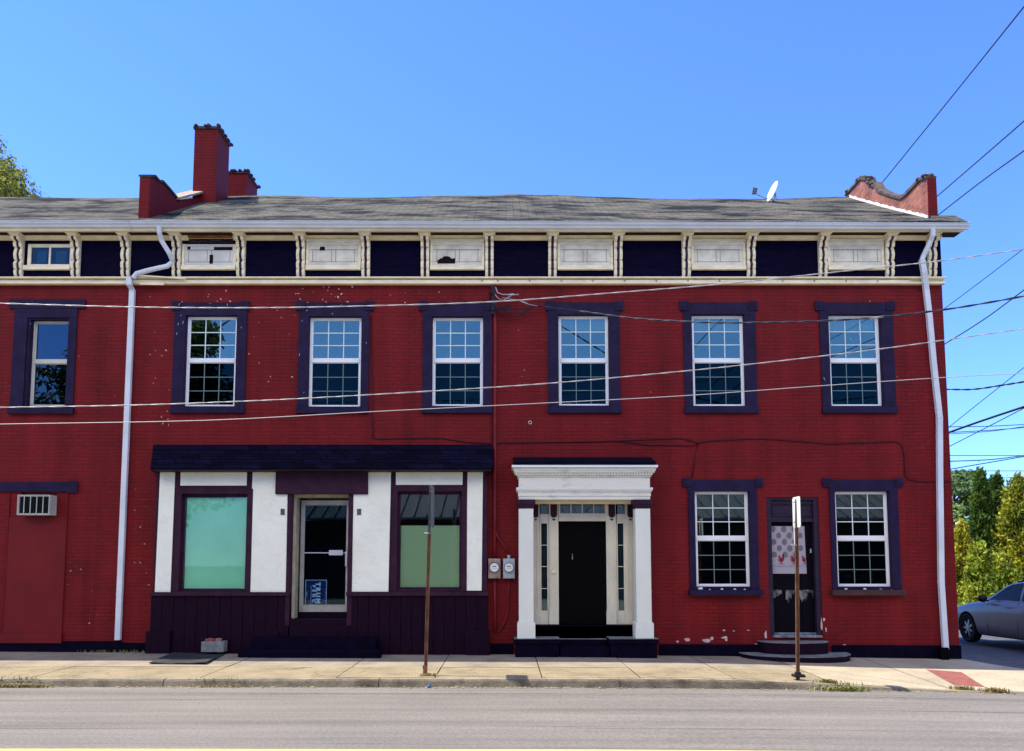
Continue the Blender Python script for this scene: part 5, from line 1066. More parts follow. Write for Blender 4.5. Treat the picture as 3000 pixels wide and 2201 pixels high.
wire([(1590, 898, -.15), (1700, 912, -.6), (1850, 932, -1.2), (2000, 942, -1.8), (2150, 946, -2.3), (2400, 941, -2.9), (2600, 927, -3.2), (2770, 907, -3.4), (2900, 886, -3.5), (3000, 868, -3.6)], .0085, mat('service drop cable', (.04,.04,.06), .5, col2=(.5,.48,.46), vscale=.35, lo=.58, hi=.64), 'thick dark twisted service cable from the black service head to the right edge', G1, 2, (0, 25))
GW = mat('dark sky wire', (.03,.035,.06), .6)
for (lst, r_, tw_, lab) in (
    ([(2585, 535, 7), (2790, 282, 3), (3000, 20, -2)], .014, 0, 'steepest wire, rising from the right parapet to the top right corner'),
    ([(2740, 580, 6), (2870, 468, 3), (3000, 355, 0)], .014, 0, 'second steep wire from the top of the right parapet'),
    ([(2740, 637, 6), (2870, 536, 3), (3000, 442, 0)], .014, 0, 'third steep wire, meeting the right end of the roof'),
    ([(2762, 908, 5), (2880, 820, 4), (3000, 728, 2)], .009, 0, 'thin slanting wire below the end of the gutter'),
    ([(2765, 1010, 5), (2880, 938, 4), (3000, 850, 2)], .013, 0, 'slanting wire crossing the service cable at the right edge'),
    ([(2770, 1141, 6), (2850, 1141, 5.5), (2930, 1130, 5), (3000, 1119, 5)], .014, 2, 'short twisted dark cable level with the upper window sills'),
    ([(2775, 1256, 6), (2880, 1172, 5), (3000, 1077, 3)], .009, 0, 'thin slanting wire crossing the short twisted cable'),
    ([(2775, 1269, 5), (2880, 1232, 4), (3000, 1192, 3)], .026, 0, 'thickest black cable at the right of the building'),
    ([(2778, 1310, 8), (2880, 1258, 6), (3000, 1196, 4)], .011, 0, 'thin wire just below the thickest black cable'),
    ([(2770, 1251, 20), (2900, 1249, 20), (3000, 1244, 20)], .018, 0, 'upper one of three nearly level far wires beside the thickest cable'),
    ([(2770, 1268, 20), (2900, 1261, 20), (3000, 1253, 20)], .018, 0, 'middle one of three nearly level far wires beside the thickest cable'),
    ([(2775, 1272, 21), (2900, 1264, 21), (3000, 1250, 21)], .016, 0, 'lower one of three nearly level far wires beside the thickest cable'),
    ([(2780, 1335, 20), (3000, 1335, 20)], .016, 0, 'level far wire highest above the trees'),
    ([(2780, 1352, 18), (2900, 1347, 18), (3000, 1335, 18)], .022, 0, 'gently curving far wire above the tree tops'),
    ([(2790, 1374, 18), (2900, 1355, 18), (3000, 1338, 18)], .022, 0, 'far wire rising from the deciduous tree to the right edge'),
    ([(2785, 1380, 24), (3000, 1380, 24)], .016, 0, 'level far wire touching the tip of the tallest evergreen'),
    ([(2790, 1404, 14), (2880, 1404, 14), (3000, 1397, 14)], .012, 0, 'lowest level wire passing in front of the evergreen tops')):
    wire(lst, r_, GW, lab, G2, tw_, (9, 45))

# ================================================================== THINGS ON THE PAVEMENT
def upost(u0, vb, utop, vtop, seed):
    base = PZ(u0, vb, -.0); top = P(utop, vtop, base.y); return base, top
# first sign post (seen edge-on, back plate grey)
SG = mat('grey sign back', (.14,.145,.165), .5, metal=.2, var=.2, vscale=6); SWH = mat('white sign face', (.70,.74,.68), .45, var=.05)
def sign_post(base, top, plate_u, v0, v1, depth, label, mface, joint_v, galv_top, plate_x=0.03, cham=False):
    e = empty('sign_post', tuple(base)); tag(e, label, 'sign post', 'metal posts with edge-on signs at the kerb')
    zj = P(plate_u, joint_v, base.y).z
    def seg(z0, z1, m, nm, r_=1.0):
        b = MB(); n_ = 2; w_ = .026*r_
        def c(z): t = (z-base.z)/(top.z-base.z); return base.x + (top.x-base.x)*t, base.y + (top.y-base.y)*t
        (xa, ya), (xb, yb) = c(z0), c(z1)
        prof_ = [(-w_, -.018), (-w_+.007, -.018), (-w_+.012, .012), (w_-.012, .012), (w_-.007, -.018), (w_, -.018), (w_-.006, .019), (-w_+.006, .019)]
        n2 = len(prof_); b.poly([(xa+p, ya+q, z0) for p, q in prof_] + [(xb+p, yb+q, z1) for p, q in prof_], [(i, (i+1) % n2, n2+(i+1) % n2, n2+i) for i in range(n2)] + [(0,1,2,7), (2,3,6,7), (3,4,5,6), (n2+7,n2+2,n2+1,n2), (n2+7,n2+6,n2+3,n2+2), (n2+6,n2+5,n2+4,n2+3)])
        k = z0 + .06
        while k < z1 - .03: xx, y_ = c(k); b.disc((xx, k), .0045, y_ + .0105, y_ + .0125, 6); k += .05
        return b.build(nm, m, e)
    seg(base.z - .25, zj, RUST, 'post'); seg(zj, top.z, SG if galv_top else RUST, 'upper_post', .8)
    z0, z1 = P(plate_u, v1, base.y).z, P(plate_u, v0, base.y).z; x = P(plate_u, (v0+v1)/2, base.y).x + plate_x
    pts = [(base.y-depth/2, z0+.03), (base.y-depth/2+.03, z0), (base.y+depth/2-.03, z0), (base.y+depth/2, z0+.03), (base.y+depth/2, z1-.03), (base.y+depth/2-.03, z1), (base.y-depth/2+.03, z1), (base.y-depth/2, z1-.03)]
    b = MB(); b.prism(pts, 0, x-.002, x+.002); b.build('sign_plate', mface, e)
    b = MB()
    for z in (z0+.08, z1-.08, ): b.tube([(x-.05, base.y, z), (x+.012, base.y, z)], .008, 6)
    b.tube([(base.x-.04, base.y, zj), (base.x+.045, base.y-.01, zj-.005)], .009, 6); b.build('bolt', GALV, e); return e
base = PZ(1247, 1978, 0); top = P(1262, 1422, base.y)
e = sign_post(base, top, 1262, 1424, 1545, .45, 'rusty post with a grey edge-on sign in front of the right shop window', SG, 1562, True, .03)
b = MB(); b.box(base.x-.035, base.x+.02, base.y-.03, base.y+.02, -.02, .14); b.blob((base.x-.03, base.y, .12), (.02,.02,.03), seed=2); b.build('anchor_stub', RUST, e)
base2 = PZ(2337, 1981, 0); top2 = P(2333, 1462, base2.y)
e = sign_post(base2, top2, 2336, 1456, 1546, .31, 'rusty post with a bright white edge-on sign in front of the side door', SWH, 1597, False, -.012)
b = MB(); p = P(2330, 1500, base2.y); b.box(p.x-.028, p.x-.022, base2.y-.012, base2.y+.012, P(2330, 1595, base2.y).z, P(2330, 1462, base2.y).z)
b.build('sign_bracket', SWH, e); b = MB(); b.box(base2.x-.07, base2.x+.09, base2.y-.07, base2.y+.07, -.012, .025); b.box(base2.x-.035, base2.x+.04, base2.y-.035, base2.y+.035, .025, .06); b.build('anchor_plate', mat('black anchor plate', (.02,.018,.018), .7), e, bevel=.005)
# cinder block with brick scraps on it
gz = g0(-5.3)
q0, q1 = P(589, 1895, -.33), P(655, 1895, -.33); b = MB(); zb1 = ZZ(1880, -.33); zb0 = P(620, 1911, -.33).z
b.box(q0.x, q1.x, -.33, -.30, zb0, zb1); b.box(q0.x, q1.x, -.17, -.14, zb0, zb1)
for t in (0, .46, .92): b.box(q0.x+(q1.x-q0.x)*t, q0.x+(q1.x-q0.x)*(t+.08), -.30, -.17, zb0, zb1-.003)
tag(b.build('cinder_block', CONC, bevel=.006), 'grey hollow concrete block standing in front of the dark boards left of the shop steps', 'concrete block')
for k_, (ua, ub, lab, c_) in enumerate(((601, 627, 'longer reddish brick scrap, left on the concrete block', (.22,.075,.05)), (631, 647, 'shorter greyish brick scrap, right on the concrete block', (.24,.15,.12)))):
    a, c = P(ua, 1876, -.28), P(ub, 1876, -.28); b = MB(); b.box(a.x, c.x, -.29, -.2, zb1+.001, zb1+.045); b.blob(((a.x+c.x)/2, -.25, zb1+.045), (.04, .03, .012), seed=k_)
    tag(b.build('brick_scrap', mat('old brick scrap', c_, .9, var=.4, vscale=12), bevel=.008), lab, 'brick', 'brick scraps on the concrete block')
# buckled rubber sheet on the pavement
pts = [PZ(436, 1949, .0), PZ(604, 1950, .0), PZ(640, 1932, .0), PZ(676, 1913, .0), PZ(523, 1912, .0), PZ(478, 1932, .0)]
F0, F1, B0, B1_ = pts[0], pts[1], pts[4], pts[3]; b = MB(); nx, ny = 14, 8; grid = []
for j in range(ny+1):
    row = []
    for i in range(nx+1):
        s, t = i/nx, j/ny; p = (F0*(1-s)+F1*s)*(1-t) + (B0*(1-s)+B1_*s)*t
        row.append((p.x, p.y, spz(p.x, p.y) + .014 + .016*max(0, math.sin(s*7+1))*(1-t) + (.012 if s > .48 and t < .2 else 0) + .01*math.sin(t*6)*s))
    grid.append(row)
for j in range(ny):
    for i in range(nx): A, B_, C_, D_ = grid[j][i], grid[j][i+1], grid[j+1][i+1], grid[j+1][i]; b.face([A, B_, C_, D_]); b.face([(p[0], p[1], p[2]-.014) for p in (D_, C_, B_, A)])
def skirt(a, c): b.face([a, c, (c[0], c[1], c[2]-.014), (a[0], a[1], a[2]-.014)])
for i in range(nx): skirt(grid[0][i+1], grid[0][i]); skirt(grid[ny][i], grid[ny][i+1])
for j in range(ny): skirt(grid[j][0], grid[j+1][0]); skirt(grid[j+1][nx], grid[j][nx])
tag(b.build('rubber_sheet', RUBBER, smooth=False), 'black buckled rubber sheet lying on the pavement left of the shop steps', 'rubber mat')
b = MB(); p = PZ(563, 1908, .02); b.prism([(p.x-.03, 0.02), (p.x+.035, .07), (p.x+.04, .045), (p.x-.01, .01)], 1, p.y-.01, p.y+.02); tag(b.build('paper_scrap', mat('dirty paper', (.4,.42,.45), .9)), 'pale scrap of litter between the rubber sheet and the dark boards', 'litter')
b = MB(); p = PZ(1262, 2006, -.1); b.blob((p.x, KY-.055, -.09), (.03, .02, .02), seed=4); tag(b.build('blue_scrap', mat('blue plastic', (.02,.12,.35), .4)), 'crumpled blue plastic scrap in the gutter below the first sign post', 'litter')
# window air conditioner
q = RC(50, 1450, 146, 1509, -.22); e = empty('air_conditioner', ((q[0]+q[1])/2, -.22, q[2])); tag(e, 'old cream window air conditioner with five dark louvre bays in the left red wall', 'air conditioner')
b = MB(); cc = mat('aged cream enamel', (.42,.43,.38), .5, var=.15); b.box(q[0], q[1], -.21, .2, q[2], q[2]+.03); b.box(q[0], q[1], -.21, .2, q[3]-.03, q[3]); b.box(q[0], q[0]+.03, -.21, .2, q[2]+.03, q[3]-.03); b.box(q[1]-.03, q[1], -.21, .2, q[2]+.03, q[3]-.03); b.box(q[0]+.03, q[1]-.03, -.16, -.14, q[2]+.03, q[3]-.03, 1); b.build('housing', [cc, BLACK], e)
b = MB()
for i in range(6): x = q[0]+.005+(q[1]-q[0]-.022)*i/5; b.box(x, x+.012, -.225, -.211, q[2]+.0, q[3])
b.box(q[0]+.017, q[1]-.017, -.222, -.211, q[2], q[2]+.014); b.box(q[0]+.017, q[1]-.017, -.222, -.211, q[3]-.014, q[3]); b.build('grille', cc, e)
b = MB(); 
for i in range(14): z_ = q[2]+.04+(q[3]-q[2]-.08)*i/13; b.box(q[0]+.03, q[1]-.03, -.20, -.165, z_, z_+.004)
b.build('louvre', mat('dark louvre', (.03,.04,.04), .6), e)
bb = MB(); bb.box(acr[0], q[0]-.0, .05, .1, acr[2], acr[3]); bb.box(q[1], acr[1], .05, .1, acr[2], acr[3]); bb.box(q[0], q[1], .05, .1, q[3], acr[3]); bb.build('filler_board', REDPL, B2)
# satellite dish
dc = P(2262, 560, 2.6); ds = empty('satellite_dish', tuple(P(2268, 588, 2.6))); tag(ds, 'white satellite dish with a three-part arm near the ridge of the roof', 'satellite dish')
nrm = Vector((-.93, -.12, .30)).normalized(); M3 = nrm.to_track_quat('Z', 'Y').to_matrix(); b = MB(); rings = []
for j in range(6):
    r_ = .225*j/5; dp = -.04*(1-(j/5)**2); rings.append([dc + M3 @ Vector((r_*math.cos(2*math.pi*k/28), r_*1.0*math.sin(2*math.pi*k/28), dp)) for k in range(28)])
for j in range(5):
    for k in range(28): b.face([rings[j][k], rings[j][(k+1) % 28], rings[j+1][(k+1) % 28], rings[j+1][k]]); b.face([p - nrm*.012 for p in (rings[j+1][k], rings[j+1][(k+1) % 28], rings[j][(k+1) % 28], rings[j][k])])
for k in range(28): b.face([rings[5][k], rings[5][(k+1) % 28], rings[5][(k+1) % 28]-nrm*.012, rings[5][k]-nrm*.012])
b.build('dish', mat('dish white', (.74,.74,.72), .4), ds, smooth=True)
arm0 = P(2250, 583, 2.6); arm1 = P(2208, 566, 2.55); b = MB(); b.tube([arm0, arm1], .012, 6)
b.tube([P(2270, 565, 2.6), P(2272, 580, 2.62), P(2266, 590, 2.62)], .03, 8); b.build('mast', GALV, ds)
b = MB()
for t in (0, .5, 1): p = arm1 + Vector((.02*t, 0, .0)) + Vector((.015, 0, .09*t)); b.box(p.x-.05, p.x+.045, p.y-.03, p.y+.03, p.z-.018, p.z+.018)
b.box(arm1.x-.012, arm1.x+.016, arm1.y-.02, arm1.y+.02, arm1.z-.02, arm1.z+.13); b.build('receiver', mat('dark receiver', (.12,.13,.14), .5), ds)
# flowers inside the right ground floor window
LEAFG = mat('pale flower', (.42,.46,.42), .8, var=.3, vscale=20)
for k_, (u, v, n_, lab) in enumerate(((2484, 1690, 9, 'pale flowers behind the lower left pane of the right ground floor window'), (2530, 1688, 16, 'fullest bunch of pale flowers behind the lower middle pane'), (2560, 1693, 7, 'small sprig of pale flowers behind the lower right pane'))):
    rr = random.Random(k_); e = empty('flower_pot', tuple(P(u, 1716, .22))); tag(e, lab, 'flowers', 'flowers inside the right ground floor window'); p0 = P(u, 1712, .22)
    b = MB(); b.prism([(p0.x+.05*math.cos(t), .22+.05*math.sin(t)) for t in [2*math.pi*i/12 for i in range(12)]], 2, p0.z-.05, p0.z+.05); b.build('pot', mat('dark pot', (.06,.05,.05), .6), e)
    b = MB()
    for i in range(n_): x = p0.x + rr.gauss(0, .06 if k_ != 1 else .11); z_ = p0.z + rr.uniform(.07, .26); y_ = .22 + rr.uniform(-.04, .04); b.blob((x, y_, z_), (.028, .028, .026), seed=i); b.tube([(p0.x, .22, p0.z+.03), (x, y_, z_)], .004, 4)
    b.build('blossoms', LEAFG, e)

# ================================================================== TREES
def leafmat(name, a, c, vs=.9):
    m = mat(name, a, .65, col2=c, vscale=vs, lo=.35, hi=.65, spec=.3); nt = m.node_tree; b = nt.nodes['Principled BSDF']; L = nt.links
    # every leaf differs a little
    at = nt.nodes.new('ShaderNodeAttribute'); at.attribute_name = 'leafvar'; at.attribute_type = 'GEOMETRY'
    src = b.inputs['Base Color'].links[0].from_socket; mx = nt.nodes.new('ShaderNodeHueSaturation')
    mr = nt.nodes.new('ShaderNodeMapRange'); mr.inputs[3].default_value = .55; mr.inputs[4].default_value = 1.6; L.new(at.outputs['Fac'], mr.inputs[0])
    L.new(mr.outputs[0], mx.inputs['Value']); mh = nt.nodes.new('ShaderNodeMapRange'); mh.inputs[3].default_value = .47; mh.inputs[4].default_value = .53; L.new(at.outputs['Fac'], mh.inputs[0]); L.new(mh.outputs[0], mx.inputs['Hue'])
    L.new(src, mx.inputs['Color']); L.new(mx.outputs[0], b.inputs['Base Color'])
    tr = nt.nodes.new('ShaderNodeBsdfTranslucent'); L.new(mx.outputs[0], tr.inputs[0]); sh = nt.nodes.new('ShaderNodeMixShader'); sh.inputs[0].default_value = .35
    out = nt.nodes['Material Output']; L.new(b.outputs[0], sh.inputs[1]); L.new(tr.outputs[0], sh.inputs[2]); L.new(sh.outputs[0], out.inputs[0]); return m
def leaves(name, pos, nor, size, m, parent, up=None, aspect=.6, seed=0, origin=None):
    """pos Nx3, nor Nx3 leaf normals, size N: one small folded leaf (2 quads) each"""
    rg = np.random.default_rng(seed); N = len(pos); nor = nor / np.linalg.norm(nor, axis=1, keepdims=True)
    rv = rg.normal(size=(N, 3)) if up is None else up + rg.normal(size=(N, 3))*.35
    t = rv - (rv*nor).sum(1, keepdims=True)*nor; t /= np.linalg.norm(t, axis=1, keepdims=True); s = np.cross(nor, t)
    L_ = size[:, None]; W = L_*aspect*.5
    v = np.stack([pos - t*L_*.5, pos + s*W + nor*L_*.12, pos + t*L_*.5, pos - s*W + nor*L_*.12], 1).reshape(-1, 3)
    f = np.arange(N*4).reshape(N, 4); tri = np.stack([f[:, [0, 1, 2]], f[:, [0, 2, 3]]], 1).reshape(-1, 3)
    me = bpy.data.meshes.new(name); me.vertices.add(len(v)); me.vertices.foreach_set('co', v.astype(np.float32).ravel())
    nt_ = len(tri); me.loops.add(nt_*3); me.loops.foreach_set('vertex_index', tri.astype(np.int32).ravel()); me.polygons.add(nt_); me.polygons.foreach_set('loop_start', (np.arange(nt_)*3).astype(np.int32)); me.polygons.foreach_set('loop_total', np.full(nt_, 3, np.int32))
    me.update(calc_edges=True); at = me.attributes.new('leafvar', 'FLOAT', 'FACE'); at.data.foreach_set('value', np.repeat(rg.random(N), 2).astype(np.float32)); me.materials.append(m)
    o = bpy.data.objects.new(name, me); scene.collection.objects.link(o); o.parent = parent; o.location = -Vector(parent.location); return o
BARK = mat('grey brown bark', (.07,.05,.035), .9, var=.4, vscale=5, stretch=(6,6,1), bump=.6)
def broad_tree(x, y, z0, h, r, label, a, c, seed, nclump=90, per=260, ls=.16, crown_lo=.25, group=None, name='deciduous_tree'):
    rg = np.random.default_rng(seed); e = empty(name, (x, y, z0)); tag(e, label, 'tree', group)
    b = MB(); b.tube([(x, y, z0-.3), (x+.1, y, z0+h*.3), (x-.05, y+.1, z0+h*.6), (x, y, z0+h*.85)], [r*.075, r*.06, r*.035, .03], 10)
    rc = random.Random(seed)
    for i in range(9): t = .25+.06*i; a_ = i*2.4; z_ = z0+h*t; b.tube([(x, y, z_), (x+math.cos(a_)*r*.4, y+math.sin(a_)*r*.4, z_+h*.1), (x+math.cos(a_)*r*.75, y+math.sin(a_)*r*.75, z_+h*.17)], [r*.03, r*.018, .02], 6)
    b.build('trunk', BARK, e, smooth=True)
    cz = z0 + h*(crown_lo+1)/2; hz = h*(1-crown_lo)/2; pos = []; nor = []
    for i in range(nclump):
        d = rg.normal(size=3); d /= np.linalg.norm(d); rad = rg.uniform(.55, 1.0)**.6 * rg.uniform(.85, 1.08)
        taper = 1 - .25*max(0, d[2]); c0 = np.array([x + d[0]*r*rad*taper, y + d[1]*r*rad*taper, cz + d[2]*hz*rad])
        cr = r*rg.uniform(.13, .26); q = rg.normal(size=(per, 3)); q /= np.linalg.norm(q, axis=1, keepdims=True); q *= (rg.random((per, 1))**.45)*cr; q[:, 2] *= .7
        pos.append(c0 + q); nor.append(q/cr + d*.4 + rg.normal(size=(per, 3))*.6 + np.array([0, 0, .4]))
    pos = np.concatenate(pos); nor = np.concatenate(nor)
    leaves('crown', pos, nor, rg.uniform(.7, 1.3, len(pos))*ls, leafmat(label[:30], a, c, .35), e, seed=seed)
def conifer(x, y, z0, h, r, label, a, c, seed, n=17000, ls=.11, group=None, lean=0):
    rg = np.random.default_rng(seed); e = empty('evergreen_tree', (x, y, z0)); tag(e, label, 'tree', group)
    b = MB(); b.tube([(x, y, z0-.2), (x, y, z0+h*.9)], [.09, .02], 8); b.build('trunk', BARK, e)
    ncl = 190; n = int(n*1.15); pos = []; nor = []; up = []
    for i in range(ncl):
        t = rg.random()**1.15; a_ = rg.uniform(0, 2*math.pi); prof_ = (1-t)**.72*(.72+.28*min(1, t*6))*(.92+.14*math.sin(7*t+a_*2+seed)); rr = r*prof_*rg.uniform(.6, 1.15)
        c0 = np.array([x+math.cos(a_)*rr+lean*t, y+math.sin(a_)*rr, z0+h*(.02+.96*t)]); k = n//ncl
        q = rg.normal(size=(k, 3))*np.array([.10, .10, .21])*(r*.9+.25)*(1-.45*t); out = np.array([math.cos(a_), math.sin(a_), .5]); q += out*rg.random((k, 1))*.1
        pos.append(c0+q); nn = np.cross(np.array([math.cos(a_), math.sin(a_), 0]), [0, 0, 1]); nor.append(nn + rg.normal(size=(k, 3))*.75); up.append(np.tile(out*.7+np.array([0, 0, .8]), (k, 1)))
    pos = np.concatenate(pos); nor = np.concatenate(nor); up = np.concatenate(up)
    leaves('crown', pos, nor, rg.uniform(.6, 1.5, len(pos))*ls*1.15, leafmat(label[:30], a, c, 1.3), e, up=up, aspect=.5, seed=seed)
GT = 'evergreens behind the parked car'
def at(u, v, Y): p = P(u, v, Y); return p.x, p.z
YT = 12
x, zt = at(2868, 1374, YT+.5); conifer(x+.0, YT+.5, -.55, zt+.55, .55, 'tallest narrow dark green evergreen behind the parked car', (.045,.09,.014), (.12,.19,.025), 11, group=GT)
x, zt = at(2916, 1398, YT+1.4); conifer(x, YT+1.4, -.55, zt+.55, .75, 'second dark evergreen, just right of the tallest one', (.04,.08,.014), (.10,.16,.024), 12, group=GT)
x, zt = at(2966, 1403, YT-.3); conifer(x+.1, YT-.3, -.55, zt+.55, 1.05, 'broad yellow-green evergreen rising over the hood of the car', (.14,.18,.02), (.44,.42,.03), 13, n=24000, group=GT)
x, zt = at(3055, 1440, YT-.2); conifer(x, YT-.2, -.55, zt+.55, 1.0, 'yellow-green evergreen cut off by the right edge of the photo', (.13,.18,.02), (.38,.39,.03), 17, n=14000, group=GT)
x, zt = at(2812, 1535, YT-.6); conifer(x, YT-.6, -.55, zt+.55, .55, 'low golden shrub touching the right corner of the brick building', (.20,.21,.02), (.50,.44,.04), 14, group=GT)
x, zt = at(2868, 1600, YT-1.4); conifer(x, YT-1.4, -.55, zt+.55, .62, 'low bright yellow-green shrub in front of the tallest evergreen', (.14,.21,.02), (.42,.46,.04), 15, n=14000, group=GT)
x, zt = at(2935, 1640, YT-1.8); conifer(x, YT-1.8, -.55, zt+.55, .75, 'low yellow-green shrub right behind the hood of the car', (.14,.21,.02), (.42,.43,.04), 16, n=14000, group=GT)
x, zt = at(2790, 1362, 32); broad_tree(x, 32, -.8, zt+.8, 2.6, 'loose pale green deciduous tree behind the evergreens at the building corner', (.08,.15,.05), (.18,.27,.08), 21, 50, 260, .22)
x, zt = at(2845, 1480, 27); broad_tree(x, 27, -.8, zt+.8, 2.6, 'lower pale green tree between the corner and the tallest evergreen', (.10,.18,.05), (.20,.30,.08), 22, 40, 240, .2)
# tree beyond the left roof
broad_tree(P(-348, 640, 13).x, 13, -.5, P(-318, 215, 13).z, 5.3, 'big yellow-green tree showing above the roof at the far left', (.15,.19,.03), (.46,.42,.07), 31, 520, 460, .17, .45)
# trees across the street, seen only in the window glass
broad_tree(-18.3, -27, 0, 16.0, 6.0, 'dark green tree across the street reflected in the upper left windows', (.03,.05,.015), (.07,.10,.025), 32, 110, 190, .35, .2, 'trees across the street', 'street_tree')
broad_tree(-31, -30, 0, 13.5, 6, 'second dark tree across the street, farther left', (.03,.05,.015), (.07,.10,.025), 33, 60, 140, .38, .2, 'trees across the street', 'street_tree')

# ================================================================== FAR THINGS
hm = MB(); nx, ny = 80, 10; rg = random.Random(8); vs = []
def hz(x, t): return (38 + 16*math.sin(x/230+1.1) + 8*math.sin(x/97+.4) + 4*math.sin(x/31) + 1.8*math.sin(x/11))*math.sin(min(t, 1)*math.pi/2)
for j in range(ny+1):
    for i in range(nx+1): x = -1500 + 3000*i/nx; t = j/ny; vs.append((x, 430 + 420*t, -2 + hz(x, t)))
hm.poly(vs, [(j*(nx+1)+i, j*(nx+1)+i+1, (j+1)*(nx+1)+i+1, (j+1)*(nx+1)+i) for j in range(ny) for i in range(nx)])
structure('hills', hm, mat('wooded hillside', (.045,.075,.075), 1, col2=(.08,.12,.11), vscale=.05), smooth=True)
hb = empty('white_house', (17.5, 19.0, -.6)); tag(hb, 'white clapboard house glimpsed through the shrubs behind the car', 'house')
b = MB(); b.box(14.5, 24, 19, 25, -.6, 1.9); b.prism([(18.7, 1.9), (25.3, 1.9), (22, 3.0)], 0, 14.3, 24.2); b.build('wall', mat('white clapboard', (.62,.63,.66), .7), hb)
b = MB(); b.prism([(18.6, 1.95), (22, 3.12), (25.4, 1.95), (25.4, 1.88), (22, 3.02), (18.6, 1.88)], 0, 14.2, 24.4); b.build('roof', mat('brown shingles', (.06,.045,.035), .9), hb)
for x in (15.8, 18.2, 20.6): b = MB(); b.box(x, x+.8, 18.96, 18.99, .5, 1.5); b.build('window', mat('dark pane', (.02,.025,.03), .1), hb)
# building across the street (behind the camera): its ribbed metal roof shows in the shop glass
ob_ = empty('roadside_building', (3, -23, 0)); tag(ob_, 'long low dark building with a ribbed grey metal roof across the street', 'building')
b = MB(); b.box(-11, 34, -32, -21.5, 0, 3.6); b.build('wall', mat('dark brown siding', (.035,.03,.03), .8), ob_)
b = MB(); b.prism([(-20.3, 3.65), (-26.5, 6.3), (-32.8, 3.65), (-32.8, 3.55), (-26.5, 6.2), (-20.3, 3.55)], 0, -11.4, 34.4)
x = -11.3
while x < 34.3: b.prism([(-20.3, 3.66), (-26.5, 6.31), (-26.5, 6.40), (-20.3, 3.75)], 0, x, x+.06); x += .6
b.build('roof', mat('ribbed grey metal', (.12,.125,.13), .5, var=.1), ob_)

